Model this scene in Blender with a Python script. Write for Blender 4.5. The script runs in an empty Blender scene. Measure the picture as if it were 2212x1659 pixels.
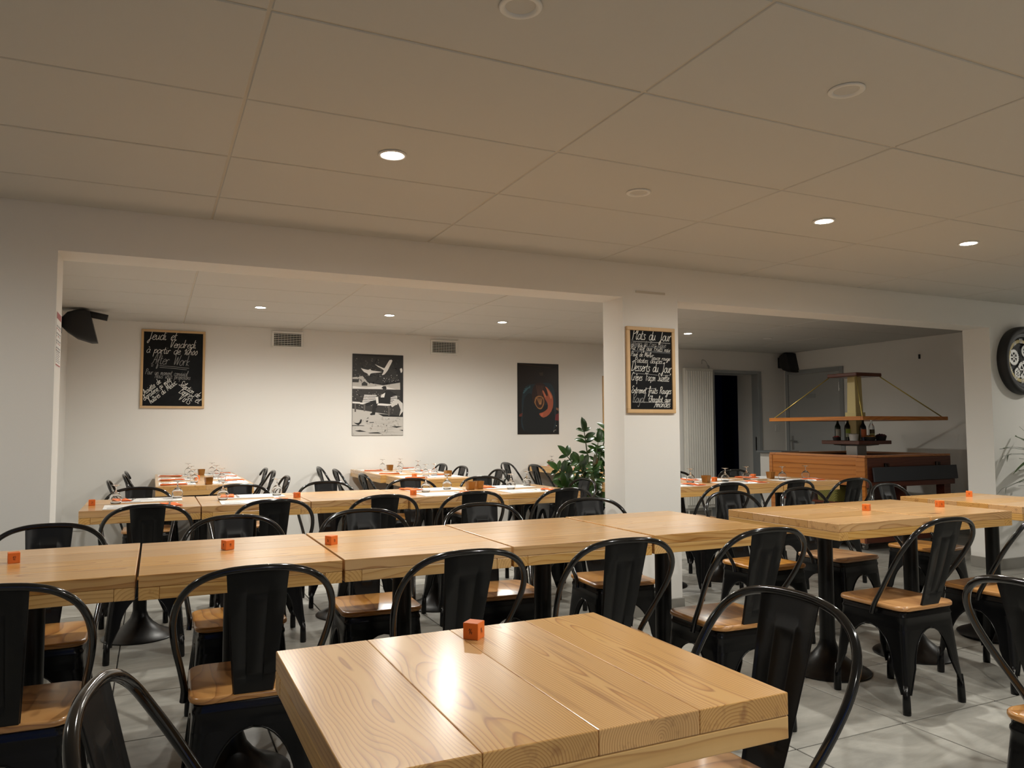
import bpy, bmesh, math, random
from mathutils import Vector, Matrix, noise
random.seed(7)
C = bpy.context.scene.collection
SC = bpy.context.scene
PI = math.pi

# ------------------------------------------------------------------ camera, world, exposure
CAM_H = 1.247
_p, _t, _r, _f = 0.4388, 0.0593, -0.0042, 1647.18
F_ = Vector((math.sin(_p)*math.cos(_t), math.cos(_p)*math.cos(_t), math.sin(_t)))
R_ = Vector((math.cos(_p), -math.sin(_p), 0)); U_ = R_.cross(F_)
R2 = R_*math.cos(_r) + U_*math.sin(_r); U2 = -R_*math.sin(_r) + U_*math.cos(_r)
cam_d = bpy.data.cameras.new('camera'); cam = bpy.data.objects.new('camera', cam_d); C.objects.link(cam)
cam.matrix_world = Matrix(((R2.x, U2.x, -F_.x, 0), (R2.y, U2.y, -F_.y, 0), (R2.z, U2.z, -F_.z, CAM_H), (0, 0, 0, 1)))
cam_d.sensor_width = 36; cam_d.lens = _f/2212*36; cam_d.clip_start = 0.05; cam_d.clip_end = 60
SC.camera = cam
SC.view_settings.view_transform = 'Standard'; SC.view_settings.look = 'None'
SC.view_settings.gamma = 1; SC.view_settings.use_curve_mapping = False
SC.view_settings.exposure = 1.7
w = bpy.data.worlds.new('world'); SC.world = w; w.use_nodes = True
w.node_tree.nodes['Background'].inputs[0].default_value = (0.05, 0.12, 0.42, 1)      # blue dusk outside the window behind the viewer
w.node_tree.nodes['Background'].inputs[1].default_value = 0.32

TILE = 0.6
GX, GY, CEIL = 0.2558, 2.0592, 2.366
BACK, LEFT, RIGHT, BY0, BY1, BZ = 8.65, -0.79, 8.6, 4.30, 4.55, 2.135
FLEFT, FRONT = -3.4, -2.4
TT = 0.803                                                   # table top height
LIT = [(0.856, 2.96), (3.256, 2.96), (4.456, 2.96), (0.856, 7.2), (2.06, 7.2), (3.27, 7.2), (5.67, 7.2),
       (0.856, 5.56), (2.06, 5.56), (3.86, 5.6), (-1.544, 2.96), (2.056, 0.56), (3.256, 0.56), (8.056, 2.96), (0.856, -1.24)]  # includes unseen spots added near and behind the viewer to brighten the foreground
UNLIT = [(0.856, 1.76), (2.056, 1.76), (2.056, 2.96), (6.9, 7.2)]
SPOT_W = 26.0
SPOT_COL = (1.0, 0.97, 0.895)

# ------------------------------------------------------------------ helpers
def mesh_obj(name, bm, mats, parent=None, smooth=False, loc=None):
    me = bpy.data.meshes.new(name); bm.to_mesh(me); bm.free()
    if not isinstance(mats, (list, tuple)): mats = [mats]
    for m in mats: me.materials.append(m)
    if smooth is True:
        for p in me.polygons: p.use_smooth = True
    elif smooth:
        me.shade_smooth() if hasattr(me, 'shade_smooth') else None
        try: me.set_sharp_from_angle(angle=smooth)
        except Exception: pass
    return link(name, me, parent, loc)
def link(name, me, parent=None, loc=None):
    o = bpy.data.objects.new(name, me); C.objects.link(o)
    if parent: o.parent = parent
    if loc is not None: o.location = loc
    return o
def tag(o, label=None, cat=None, group=None, kind=None):
    if label: o['label'] = label
    if cat: o['category'] = cat
    if group: o['group'] = group
    if kind: o['kind'] = kind
    return o
def empty(name, loc=(0, 0, 0), rz=0.0, **k):
    o = bpy.data.objects.new(name, None); C.objects.link(o); o.empty_display_size = 0.1
    o.location = loc; o.rotation_euler = (0, 0, rz); tag(o, **k); return o
def copy_tree(o, parent=None):
    c = o.copy(); C.objects.link(c)
    if parent: c.parent = parent
    for ch in list(o.children): copy_tree(ch, c)
    return c
def box(bm, x0, x1, y0, y1, z0, z1, bev=0, mat=0, seg=1):
    r = bmesh.ops.create_cube(bm, size=1.0)
    vs = r['verts']
    for v in vs:
        v.co = Vector((x0+(v.co.x+.5)*(x1-x0), y0+(v.co.y+.5)*(y1-y0), z0+(v.co.z+.5)*(z1-z0)))
    fs = set(f for v in vs for f in v.link_faces)
    for f in fs: f.material_index = mat
    if bev:
        es = set(e for v in vs for e in v.link_edges)
        bmesh.ops.bevel(bm, geom=list(es), offset=bev, segments=seg, affect='EDGES', profile=.5)
    return vs
def nbm(): return bmesh.new()
def box_obj(name, dims, mat, parent=None, bev=0, seg=1, smooth=False, loc=None):
    bm = nbm(); box(bm, *dims, bev=bev, seg=seg); return mesh_obj(name, bm, mat, parent, smooth, loc)
def tube(bm, pts, r, n=8, mat=0, cap=True, closed=False):
    pts = [Vector(p) for p in pts]; rings = []; up = Vector((0, 0, 1)); prev = None
    rr = r if isinstance(r, (list, tuple)) else [r]*len(pts)
    for i, p in enumerate(pts):
        if closed: t = pts[(i+1) % len(pts)]-pts[i-1]
        else: t = (pts[min(i+1, len(pts)-1)]-pts[max(i-1, 0)])
        t.normalize()
        if prev is None:
            a = t.orthogonal().normalized()
        else:
            a = (prev - t*prev.dot(t)); a = a.normalized() if a.length > 1e-6 else t.orthogonal().normalized()
        prev = a; b = t.cross(a)
        rings.append([bm.verts.new(p + (a*math.cos(2*PI*k/n)+b*math.sin(2*PI*k/n))*rr[i]) for k in range(n)])
    m = len(rings)
    for i in range(m if closed else m-1):
        A, B = rings[i], rings[(i+1) % m]
        for k in range(n):
            f = bm.faces.new((A[k], A[(k+1) % n], B[(k+1) % n], B[k])); f.material_index = mat
    if cap and not closed:
        f = bm.faces.new(rings[0][::-1]); f.material_index = mat
        f = bm.faces.new(rings[-1]); f.material_index = mat
def lathe(bm, prof, n=24, mat=0, c=(0, 0), capb=False, capt=False):
    rings = []
    for r, z in prof:
        rings.append([bm.verts.new((c[0]+r*math.cos(2*PI*k/n), c[1]+r*math.sin(2*PI*k/n), z)) for k in range(n)])
    for A, B in zip(rings, rings[1:]):
        for k in range(n):
            f = bm.faces.new((A[k], A[(k+1) % n], B[(k+1) % n], B[k])); f.material_index = mat
    if capb: bm.faces.new(rings[0][::-1]).material_index = mat
    if capt: bm.faces.new(rings[-1]).material_index = mat
def catmull(pts, k=6):
    pts = [Vector(p) for p in pts]
    if len(pts) < 3: return pts
    out = []
    for i in range(len(pts)-1):
        p0 = pts[max(i-1, 0)]; p1 = pts[i]; p2 = pts[i+1]; p3 = pts[min(i+2, len(pts)-1)]
        for s in range(k):
            t = s/k
            out.append(.5*((2*p1)+(p2-p0)*t+(2*p0-5*p1+4*p2-p3)*t*t+(3*p1-p0-3*p2+p3)*t**3))
    out.append(pts[-1]); return out
def rrect(hx, hy, r, n=4):
    out = []
    for cx, cy, a0 in ((hx-r, hy-r, 0), (-hx+r, hy-r, PI/2), (-hx+r, -hy+r, PI), (hx-r, -hy+r, 1.5*PI)):
        for k in range(n+1):
            a = a0+k*PI/2/n; out.append((cx+r*math.cos(a), cy+r*math.sin(a)))
    return out
def loft(bm, loops, mat=0, capb=True, capt=True):
    R = [[bm.verts.new(p) for p in l] for l in loops]; n = len(R[0])
    for A, B in zip(R, R[1:]):
        for k in range(n): bm.faces.new((A[k], A[(k+1) % n], B[(k+1) % n], B[k])).material_index = mat
    if capb: bm.faces.new(R[0][::-1]).material_index = mat
    if capt: bm.faces.new(R[-1]).material_index = mat

# ------------------------------------------------------------------ materials
def srgb(r, g, b):
    f = lambda c: (c/255/12.92) if c/255 <= .04045 else ((c/255+.055)/1.055)**2.4
    return (f(r), f(g), f(b), 1)
def mat(name, col, rough=.5, metal=0., coat=0., spec=.5, **k):
    m = bpy.data.materials.new(name); m.use_nodes = True
    b = m.node_tree.nodes['Principled BSDF']
    b.inputs['Base Color'].default_value = col; b.inputs['Roughness'].default_value = rough
    b.inputs['Metallic'].default_value = metal; b.inputs['Coat Weight'].default_value = coat
    b.inputs['Specular IOR Level'].default_value = spec
    for kk, v in k.items(): b.inputs[kk].default_value = v
    return m
def N(m, t, **k):
    n = m.node_tree.nodes.new(t)
    for a, v in k.items(): setattr(n, a, v)
    return n
def L(m, a, b): m.node_tree.links.new(a, b)
def bsdf(m): return m.node_tree.nodes['Principled BSDF']
def mth(m, op, a, b=None, c=None):
    n = N(m, 'ShaderNodeMath', operation=op)
    for i, v in enumerate((a, b, c)):
        if v is None: continue
        if isinstance(v, (int, float)): n.inputs[i].default_value = v
        else: L(m, v, n.inputs[i])
    return n.outputs[0]
def ramp(m, fac, stops):
    r = N(m, 'ShaderNodeValToRGB'); e = r.color_ramp.elements
    e[0].position, e[0].color = stops[0]; e[1].position, e[1].color = stops[1]
    for p, c in stops[2:]:
        x = e.new(p); x.color = c
    L(m, fac, r.inputs[0]); return r.outputs[0]
def mixc(m, fac, a, b, mode='MIX'):
    n = N(m, 'ShaderNodeMix', data_type='RGBA', blend_type=mode)
    for i, v in ((0, fac), (6, a), (7, b)):
        if isinstance(v, (int, float, tuple)): n.inputs[i].default_value = v
        else: L(m, v, n.inputs[i])
    return n.outputs[2]
def add_bump(m, h, strength=.2, dist=.002):
    b = N(m, 'ShaderNodeBump'); b.inputs['Strength'].default_value = strength; b.inputs['Distance'].default_value = dist
    L(m, h, b.inputs['Height']); L(m, b.outputs[0], bsdf(m).inputs['Normal'])
def coords(m, scale=(1, 1, 1), rnd=0.0, kind='Object'):
    tc = N(m, 'ShaderNodeTexCoord'); mp = N(m, 'ShaderNodeMapping'); mp.inputs['Scale'].default_value = scale
    L(m, tc.outputs[kind], mp.inputs[0])
    if rnd:
        oi = N(m, 'ShaderNodeObjectInfo'); cb = N(m, 'ShaderNodeCombineXYZ')
        for i, f in enumerate((1, 1.7, 2.3)):
            L(m, mth(m, 'MULTIPLY', oi.outputs['Random'], rnd*f), cb.inputs[i])
        L(m, cb.outputs[0], mp.inputs['Location'])
    return mp.outputs[0]
def tex_noise(m, vec, scale, detail=2, rough=.5, dist=0):
    n = N(m, 'ShaderNodeTexNoise'); n.inputs['Scale'].default_value = scale; n.inputs['Detail'].default_value = detail
    n.inputs['Roughness'].default_value = rough; n.inputs['Distortion'].default_value = dist
    L(m, vec, n.inputs['Vector']); return n

def wood(name, light, mid, dark, rings=75., knots=True, rough=.28, coat=.55, axis='X', contrast=1.0, tint=.12, bump=.12, rnd=3.0, cr=.17, bd=.0006):
    """plank cut out of a log: rings round an axis that runs along the board, disturbed by noise; knots as dark eyes"""
    m = mat(name, mid, rough, coat=coat); m.node_tree.nodes['Principled BSDF'].inputs['Coat Roughness'].default_value = cr
    tc = N(m, 'ShaderNodeTexCoord'); oi = N(m, 'ShaderNodeObjectInfo')
    sx = N(m, 'ShaderNodeSeparateXYZ'); L(m, tc.outputs['Object'], sx.inputs[0])
    ax = {'X': (0, 1, 2), 'Y': (1, 0, 2), 'Z': (2, 0, 1)}[axis]
    x, y, z = (sx.outputs[i] for i in ax)
    rx = mth(m, 'MULTIPLY', oi.outputs['Random'], 37.0)
    r2 = mth(m, 'FRACT', mth(m, 'MULTIPLY', oi.outputs['Random'], 91.7))
    r3 = mth(m, 'FRACT', mth(m, 'MULTIPLY', oi.outputs['Random'], 613.3))
    xs = mth(m, 'ADD', x, rx)
    cb = N(m, 'ShaderNodeCombineXYZ'); L(m, mth(m, 'MULTIPLY', xs, 1.6), cb.inputs[0]); L(m, mth(m, 'MULTIPLY', y, 6.0), cb.inputs[1]); L(m, mth(m, 'MULTIPLY', z, 6.0), cb.inputs[2])
    n1 = tex_noise(m, cb.outputs[0], 1.0, 2, .5)
    wob = mth(m, 'MULTIPLY', mth(m, 'SUBTRACT', n1.outputs['Fac'], .5), .075*contrast)
    yo = mth(m, 'ADD', y, mth(m, 'MULTIPLY', mth(m, 'SUBTRACT', r2, .5), .12))
    zo = mth(m, 'ADD', z, mth(m, 'ADD', mth(m, 'MULTIPLY', r3, .05), .03))
    rad = mth(m, 'SQRT', mth(m, 'ADD', mth(m, 'MULTIPLY', yo, yo), mth(m, 'MULTIPLY', zo, zo)))
    slope = mth(m, 'MULTIPLY', x, mth(m, 'MULTIPLY', mth(m, 'SUBTRACT', r3, .5), .08))
    f = mth(m, 'ADD', mth(m, 'ADD', rad, wob), slope)
    knot_c = None
    if knots:
        kv = N(m, 'ShaderNodeCombineXYZ'); L(m, mth(m, 'MULTIPLY', xs, 2.1), kv.inputs[0]); L(m, mth(m, 'ADD', mth(m, 'MULTIPLY', y, 6.2), mth(m, 'MULTIPLY', r2, 5.0)), kv.inputs[1]); L(m, mth(m, 'MULTIPLY', z, 2.0), kv.inputs[2])
        vo = N(m, 'ShaderNodeTexVoronoi', feature='F1'); vo.inputs['Scale'].default_value = 1.0; L(m, kv.outputs[0], vo.inputs['Vector'])
        sepc = N(m, 'ShaderNodeSeparateColor'); L(m, vo.outputs['Color'], sepc.inputs[0])
        gate = mth(m, 'GREATER_THAN', sepc.outputs[0], .55)
        d = vo.outputs['Distance']
        kn = mth(m, 'MULTIPLY', gate, mth(m, 'MAXIMUM', mth(m, 'SUBTRACT', 1.0, mth(m, 'MULTIPLY', d, 2.6)), 0.0))
        f = mth(m, 'ADD', f, mth(m, 'MULTIPLY', mth(m, 'MULTIPLY', kn, kn), .055))
        knot_c = mth(m, 'MULTIPLY', gate, mth(m, 'MAXIMUM', mth(m, 'SUBTRACT', 1.0, mth(m, 'MULTIPLY', d, 8.0)), 0.0))
    ph = mth(m, 'FRACT', mth(m, 'MULTIPLY', f, rings))
    col = ramp(m, ph, [(0.0, light), (.45, light), (.80, mid), (.92, dark), (1.0, light)])
    fb = N(m, 'ShaderNodeCombineXYZ'); L(m, mth(m, 'MULTIPLY', xs, 6.0), fb.inputs[0]); L(m, mth(m, 'MULTIPLY', y, 240.0), fb.inputs[1]); L(m, mth(m, 'MULTIPLY', z, 240.0), fb.inputs[2])
    n2 = tex_noise(m, fb.outputs[0], 1.0, 2, .6)
    col = mixc(m, mth(m, 'MULTIPLY', n2.outputs['Fac'], .25), col, mid)
    n3 = tex_noise(m, cb.outputs[0], .8, 2, .5)
    col = mixc(m, mth(m, 'MULTIPLY', n3.outputs['Fac'], .45), col, mid)
    if knots:
        sv = N(m, 'ShaderNodeCombineXYZ'); L(m, mth(m, 'MULTIPLY', xs, 2.2), sv.inputs[0]); L(m, mth(m, 'MULTIPLY', y, 42.0), sv.inputs[1]); L(m, mth(m, 'MULTIPLY', z, 42.0), sv.inputs[2])
        n4 = tex_noise(m, sv.outputs[0], 1.0, 2, .55); st = mth(m, 'MULTIPLY', mth(m, 'MAXIMUM', mth(m, 'SUBTRACT', n4.outputs['Fac'], .56), 0.0), 3.2)
        col = mixc(m, mth(m, 'MINIMUM', st, .55), col, (dark[0]*.85, dark[1]*.8, dark[2]*.8, 1))
    if knot_c is not None:
        col = mixc(m, mth(m, 'MINIMUM', mth(m, 'MULTIPLY', knot_c, 1.5), .85), col, (dark[0]*.45, dark[1]*.35, dark[2]*.35, 1))
    hsv = N(m, 'ShaderNodeHueSaturation'); L(m, col, hsv.inputs['Color'])
    L(m, mth(m, 'ADD', 1-tint/2, mth(m, 'MULTIPLY', r2, tint)), hsv.inputs['Value'])
    L(m, mth(m, 'ADD', 1-tint/2, mth(m, 'MULTIPLY', r3, tint)), hsv.inputs['Saturation'])
    L(m, hsv.outputs[0], bsdf(m).inputs['Base Color'])
    if bump: add_bump(m, ph, bump, bd)
    return m

M = {}
M['pine'] = wood('pine', srgb(226, 182, 122), srgb(207, 156, 94), srgb(160, 106, 56), rings=130, contrast=.8, tint=.16)
M['pine_near'] = wood('pine_coarse', srgb(228, 182, 114), srgb(208, 152, 84), srgb(156, 100, 48), rings=215, contrast=.85, rough=.36, coat=.6, bump=.4, cr=.2, bd=.0008, tint=.08)
M['rail'] = wood('pine_rail', srgb(228, 186, 120), srgb(214, 166, 98), srgb(178, 124, 64), rings=90, rough=.35, coat=.2, contrast=.6)
M['seat'] = wood('seat_wood', srgb(198, 148, 90), srgb(172, 120, 70), srgb(128, 86, 48), rings=70, knots=False, rough=.28, coat=.3, axis='Y', tint=.25)
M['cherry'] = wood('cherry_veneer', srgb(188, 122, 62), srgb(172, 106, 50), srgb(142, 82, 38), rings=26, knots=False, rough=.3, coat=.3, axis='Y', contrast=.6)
M['cherry_shaded'] = wood('cherry_shaded_wood', srgb(100, 50, 30), srgb(86, 40, 25), srgb(68, 31, 19), rings=40, knots=False, rough=.3, coat=.3)  # shade of the buffet front put into the wood colour; shelves and boards share it
M['frame_wood'] = wood('frame_wood', srgb(214, 182, 136), srgb(203, 168, 122), srgb(184, 144, 100), rings=120, knots=False, rough=.5, coat=0, axis='Z')
M['black'] = mat('black_enamel', (.0035, .0036, .004, 1), .24, spec=.32)
v = coords(M['black']); n_ = tex_noise(M['black'], v, 60, 2); L(M['black'], mth(M['black'], 'ADD', .17, mth(M['black'], 'MULTIPLY', n_.outputs['Fac'], .12)), bsdf(M['black']).inputs['Roughness'])
M['gloss'] = mat('black_gloss_enamel', (.004, .0041, .0045, 1), .13, spec=.55, coat=.25)
M['satin'] = mat('black_satin_enamel', (.0042, .0044, .0048, 1), .38, spec=.32)
M['black_plastic'] = mat('black_plastic', (.012, .012, .013, 1), .55)
M['cast'] = mat('black_cast_iron', (.0045, .0043, .0043, 1), .34, spec=.35)
v = coords(M['cast']); add_bump(M['cast'], tex_noise(M['cast'], v, 180, 2).outputs['Fac'], .12, .001)
M['rivet'] = mat('bright_rivet', (.5, .5, .5, 1), .25, 1.)
def plaster(name, col, s=.10):
    m = mat(name, col, .75, spec=.25); v = coords(m)
    n = tex_noise(m, v, 220, 3, .6); n2 = tex_noise(m, v, 1.3, 3, .5)
    c = mixc(m, mth(m, 'MULTIPLY', n2.outputs['Fac'], .10), col, (col[0]*.86, col[1]*.85, col[2]*.82, 1)); L(m, c, bsdf(m).inputs['Base Color'])
    add_bump(m, n.outputs['Fac'], s, .002); return m
M['wall'] = plaster('wall_paint', srgb(232, 230, 225))
M['wall_dim'] = plaster('wall_paint_grey', srgb(205, 203, 198))
M['panel'] = plaster('ceiling_panel', srgb(203, 202, 197), .05)
M['tbar'] = mat('ceiling_bar', srgb(198, 192, 180), .6)
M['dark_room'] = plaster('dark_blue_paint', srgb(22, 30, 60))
M['white'] = mat('white_lacquer', srgb(226, 225, 220), .4)
M['radiator'] = mat('radiator_enamel', srgb(214, 212, 204), .35)
M['grey_paint'] = mat('grey_door_paint', srgb(150, 154, 155), .45)
M['grey_leaf'] = mat('grey_door_leaf', srgb(166, 169, 169), .5)
M['steel'] = mat('brushed_steel', (.42, .42, .41, 1), .35, 1.)
M['grey_panel'] = mat('charcoal_tray_rail', srgb(58, 62, 68), .4)
M['worktop'] = mat('grey_worktop', srgb(96, 100, 102), .45)
M['cream'] = mat('cream_lacquer', srgb(206, 190, 132), .4)
M['gold'] = mat('gilt_rod', srgb(196, 176, 96), .35, .6)
M['paper'] = mat('paper_mat', srgb(236, 235, 232), .6)
M['ink'] = mat('grey_ink', srgb(150, 150, 152), .6)
M['napkin'] = mat('orange_napkin', srgb(238, 116, 48), .8)
v = coords(M['napkin']); add_bump(M['napkin'], tex_noise(M['napkin'], v, 500, 2).outputs['Fac'], .2, .001)
M['cube'] = mat('orange_paint', srgb(224, 112, 36), .5)
M['cube_ink'] = mat('burnt_digit', srgb(66, 26, 10), .7)
M['cutlery'] = mat('cutlery_steel', (.6, .6, .6, 1), .2, 1.)
M['glass'] = mat('clear_glass', (1, 1, 1, 1), .0, **{'Transmission Weight': 1.0, 'IOR': 1.45})
M['pot'] = mat('amber_tin', srgb(146, 100, 44), .3, .55)
M['pot_dark'] = mat('pot_inside', srgb(60, 38, 18), .6)
M['slate'] = mat('slate_board', srgb(22, 23, 25), .75, spec=.2)
v = coords(M['slate']); ns = tex_noise(M['slate'], v, 5, 4, .6); L(M['slate'], ramp(M['slate'], ns.outputs['Fac'], [(.35, srgb(14, 15, 17)), (.75, srgb(28, 30, 32))]), bsdf(M['slate']).inputs['Base Color'])
M['chalk'] = mat('chalk', srgb(222, 222, 216), .9)
M['chalk_soft'] = mat('chalk_soft', srgb(150, 150, 148), .9)
M['bulb'] = mat('lit_bulb', (1, .95, .85, 1), .4, **{'Emission Color': (1, .96, .88, 1), 'Emission Strength': 40.0})
M['bulb_off'] = mat('unlit_diffuser', srgb(170, 164, 150), .35)
M['plate'] = mat('white_china', srgb(220, 220, 215), .25)
M['weave'] = mat('green_weave', srgb(112, 108, 44), .7)
v = coords(M['weave']); wv = N(M['weave'], 'ShaderNodeTexChecker'); wv.inputs['Scale'].default_value = 90; wv.inputs['Color1'].default_value = srgb(132, 126, 52); wv.inputs['Color2'].default_value = srgb(70, 68, 26); L(M['weave'], v, wv.inputs['Vector']); L(M['weave'], wv.outputs['Color'], bsdf(M['weave']).inputs['Base Color'])
M['soil'] = mat('potting_soil', srgb(48, 36, 26), .95)
M['pot_white'] = mat('ceramic_planter', srgb(190, 188, 182), .4)
def leafmat(name, a, b):
    m = mat(name, a, .28, coat=.2); oi = N(m, 'ShaderNodeObjectInfo'); v = coords(m)
    n = tex_noise(m, v, 14, 2)
    c = mixc(m, oi.outputs['Random'], a, b); c = mixc(m, mth(m, 'MULTIPLY', n.outputs['Fac'], .4), c, (a[0]*.5, a[1]*.6, a[2]*.5, 1)); L(m, c, bsdf(m).inputs['Base Color']); return m
M['leaf'] = leafmat('glossy_leaf', srgb(24, 48, 18), srgb(54, 88, 32))
M['leaf2'] = leafmat('strap_leaf', srgb(46, 72, 34), srgb(86, 112, 58))
M['stem'] = mat('plant_stem', srgb(54, 66, 30), .5)
# floor tile: grey stone with drawn-out clouding
m = M['tile'] = mat('grey_stone_tile', srgb(150, 147, 140), .38, coat=.0)
v = coords(m, (1.2, 3.4, 1), rnd=9.0); n1 = tex_noise(m, v, 2.2, 5, .62, .6); n2 = tex_noise(m, v, 11, 3, .6)
c = ramp(m, n1.outputs['Fac'], [(.3, srgb(140, 138, 131)), (.55, srgb(170, 168, 160)), (.75, srgb(192, 190, 182))])
c = mixc(m, mth(m, 'MULTIPLY', n2.outputs['Fac'], .3), c, srgb(158, 156, 149)); L(m, c, bsdf(m).inputs['Base Color'])
L(m, mth(m, 'ADD', .28, mth(m, 'MULTIPLY', n2.outputs['Fac'], .25)), bsdf(m).inputs['Roughness'])
M['grout'] = mat('dark_grout', srgb(40, 36, 33), .9)
M['skirt'] = mat('grey_skirting_tile', srgb(140, 137, 130), .45)
def flat(name, *c): return mat(name, srgb(*c), .5)
SCALE = {(2.056, 0.56): 1.5, (-1.544, 2.96): .6, (0.856, -1.24): .7, (3.86, 5.6): .8}
# ------------------------------------------------------------------ the room
def structure(o): o['kind'] = 'structure'; return o
def boxes_obj(name, lst, mat_, parent=None, bev=0):
    bm = nbm()
    for d in lst: box(bm, *d, bev=bev)
    return mesh_obj(name, bm, mat_, parent)
Hh = CEIL+.012
D1 = (7.25, 8.07, 2.05)                                       # doorway in the back wall
structure(boxes_obj('wall_back', [(LEFT-.12, D1[0], BACK, BACK+.12, 0, Hh), (D1[1], RIGHT+.12, BACK, BACK+.12, 0, Hh), (D1[0], D1[1], BACK, BACK+.12, D1[2], Hh)], M['wall']))
structure(boxes_obj('wall_right', [(RIGHT, RIGHT+.12, FRONT, BACK, 0, Hh)], M['wall']))
structure(boxes_obj('wall_left', [(LEFT-.12, LEFT, BY1, BACK, 0, Hh), (FLEFT-.12, FLEFT, FRONT, BY1, 0, Hh)], M['wall']))
WX0, WX1, WZ0, WZ1 = -2.2, 1.6, .9, 2.1
structure(boxes_obj('wall_front', [(FLEFT-.12, WX0, FRONT-.12, FRONT, 0, Hh), (WX1, RIGHT+.12, FRONT-.12, FRONT, 0, Hh), (WX0, WX1, FRONT-.12, FRONT, 0, WZ0), (WX0, WX1, FRONT-.12, FRONT, WZ1, Hh)], M['wall']))
wf = structure(boxes_obj('window_1', [(WX0, WX1, FRONT-.09, FRONT-.03, WZ0, WZ0+.06), (WX0, WX1, FRONT-.09, FRONT-.03, WZ1-.06, WZ1), (WX0, WX0+.06, FRONT-.09, FRONT-.03, WZ0+.06, WZ1-.06), (WX1-.06, WX1, FRONT-.09, FRONT-.03, WZ0+.06, WZ1-.06), (-.33, -.27, FRONT-.09, FRONT-.03, WZ0+.06, WZ1-.06)], M['white']))
box_obj('pane', (WX0+.06, -.33, FRONT-.064, FRONT-.058, WZ0+.06, WZ1-.06), M['glass'], wf)
box_obj('pane', (-.27, WX1-.06, FRONT-.064, FRONT-.058, WZ0+.06, WZ1-.06), M['glass'], wf)
JX, PX0, PX1, EX = -.445, 2.845, 3.30, 6.71
structure(boxes_obj('wall_middle', [(FLEFT, JX, BY0, BY1, 0, Hh)], M['wall']))
structure(boxes_obj('wall_middle', [(EX, RIGHT, BY0, BY1, 0, Hh)], M['wall']))
structure(boxes_obj('pillar', [(PX0, PX1, BY0, BY1, 0, BZ)], M['wall']))
structure(boxes_obj('ceiling_beam', [(JX, EX, BY0, BY1, BZ, Hh)], M['wall']))
tb = structure(boxes_obj('trim_1', [(2.951, 3.193, BY0-.004, BY0, 2.172, 2.187)], M['tbar']))
# dark room behind the open doorway
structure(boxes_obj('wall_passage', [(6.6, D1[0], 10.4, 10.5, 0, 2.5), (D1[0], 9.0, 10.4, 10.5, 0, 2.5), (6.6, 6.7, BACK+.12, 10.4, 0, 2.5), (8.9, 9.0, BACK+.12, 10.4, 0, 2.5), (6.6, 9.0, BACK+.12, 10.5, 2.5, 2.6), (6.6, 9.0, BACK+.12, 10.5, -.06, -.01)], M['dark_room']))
# skirting
def skirting(name, lst): return structure(boxes_obj(name, lst, M['skirt'], bev=.002))
sk = .012
skirting('baseboard_back', [(LEFT, 7.16, BACK-sk, BACK, 0, .095), (8.15, RIGHT, BACK-sk, BACK, 0, .095)])
skirting('baseboard_right', [(RIGHT-sk, RIGHT, BY1, 7.55, 0, .095), (RIGHT-sk, RIGHT, FRONT, BY0, 0, .095)])
skirting('baseboard_left', [(LEFT, LEFT+sk, BY1, BACK-sk, 0, .095)])
skirting('baseboard_middle', [(FLEFT, JX+sk, BY0-sk, BY0, 0, .095), (JX, JX+sk, BY0, BY1, 0, .095), (EX-sk, RIGHT, BY0-sk, BY0, 0, .095), (EX-sk, EX, BY0, BY1, 0, .095)])
skirting('baseboard_pillar', [(PX0-sk, PX1+sk, BY0-sk, BY0, 0, .095), (PX0-sk, PX0, BY0, BY1, 0, .095), (PX1, PX1+sk, BY0, BY1, 0, .095), (PX0-sk, PX1+sk, BY1, BY1+sk, 0, .095)])
# floor: grout bed, every tile that can be seen, the rest as one part
floor = structure(box_obj('floor', (FLEFT, RIGHT, FRONT, BACK+.12, -.06, -.004), M['grout']))
TS, TX0, TY0 = .61, 2.90, 2.29
tcache = {}
def tile_mesh(wx, wy):
    k = (round(wx, 3), round(wy, 3))
    if k not in tcache:
        bm = nbm(); box(bm, -wx/2, wx/2, -wy/2, wy/2, -.009, 0, bev=.0015); me = bpy.data.meshes.new('tile'); bm.to_mesh(me); bm.free(); me.materials.append(M['tile']); tcache[k] = me
    return tcache[k]
rest = nbm(); g_ = .0068
for i in range(-12, 10):
    for j in range(-9, 11):
        x0, x1 = max(TX0+i*TS, FLEFT), min(TX0+(i+1)*TS, RIGHT); y0, y1 = max(TY0+j*TS, FRONT), min(TY0+(j+1)*TS, BACK+.1)
        if x1-x0 < .02 or y1-y0 < .02: continue
        if i >= -7 and j >= -3:
            o = link('tile', tile_mesh(x1-x0-g_, y1-y0-g_), floor, ((x0+x1)/2, (y0+y1)/2, 0))
        else: box(rest, x0+g_/2, x1-g_/2, y0+g_/2, y1-g_/2, -.009, 0)
tag(mesh_obj('tile_field', rest, M['tile'], floor), kind='stuff')
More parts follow.
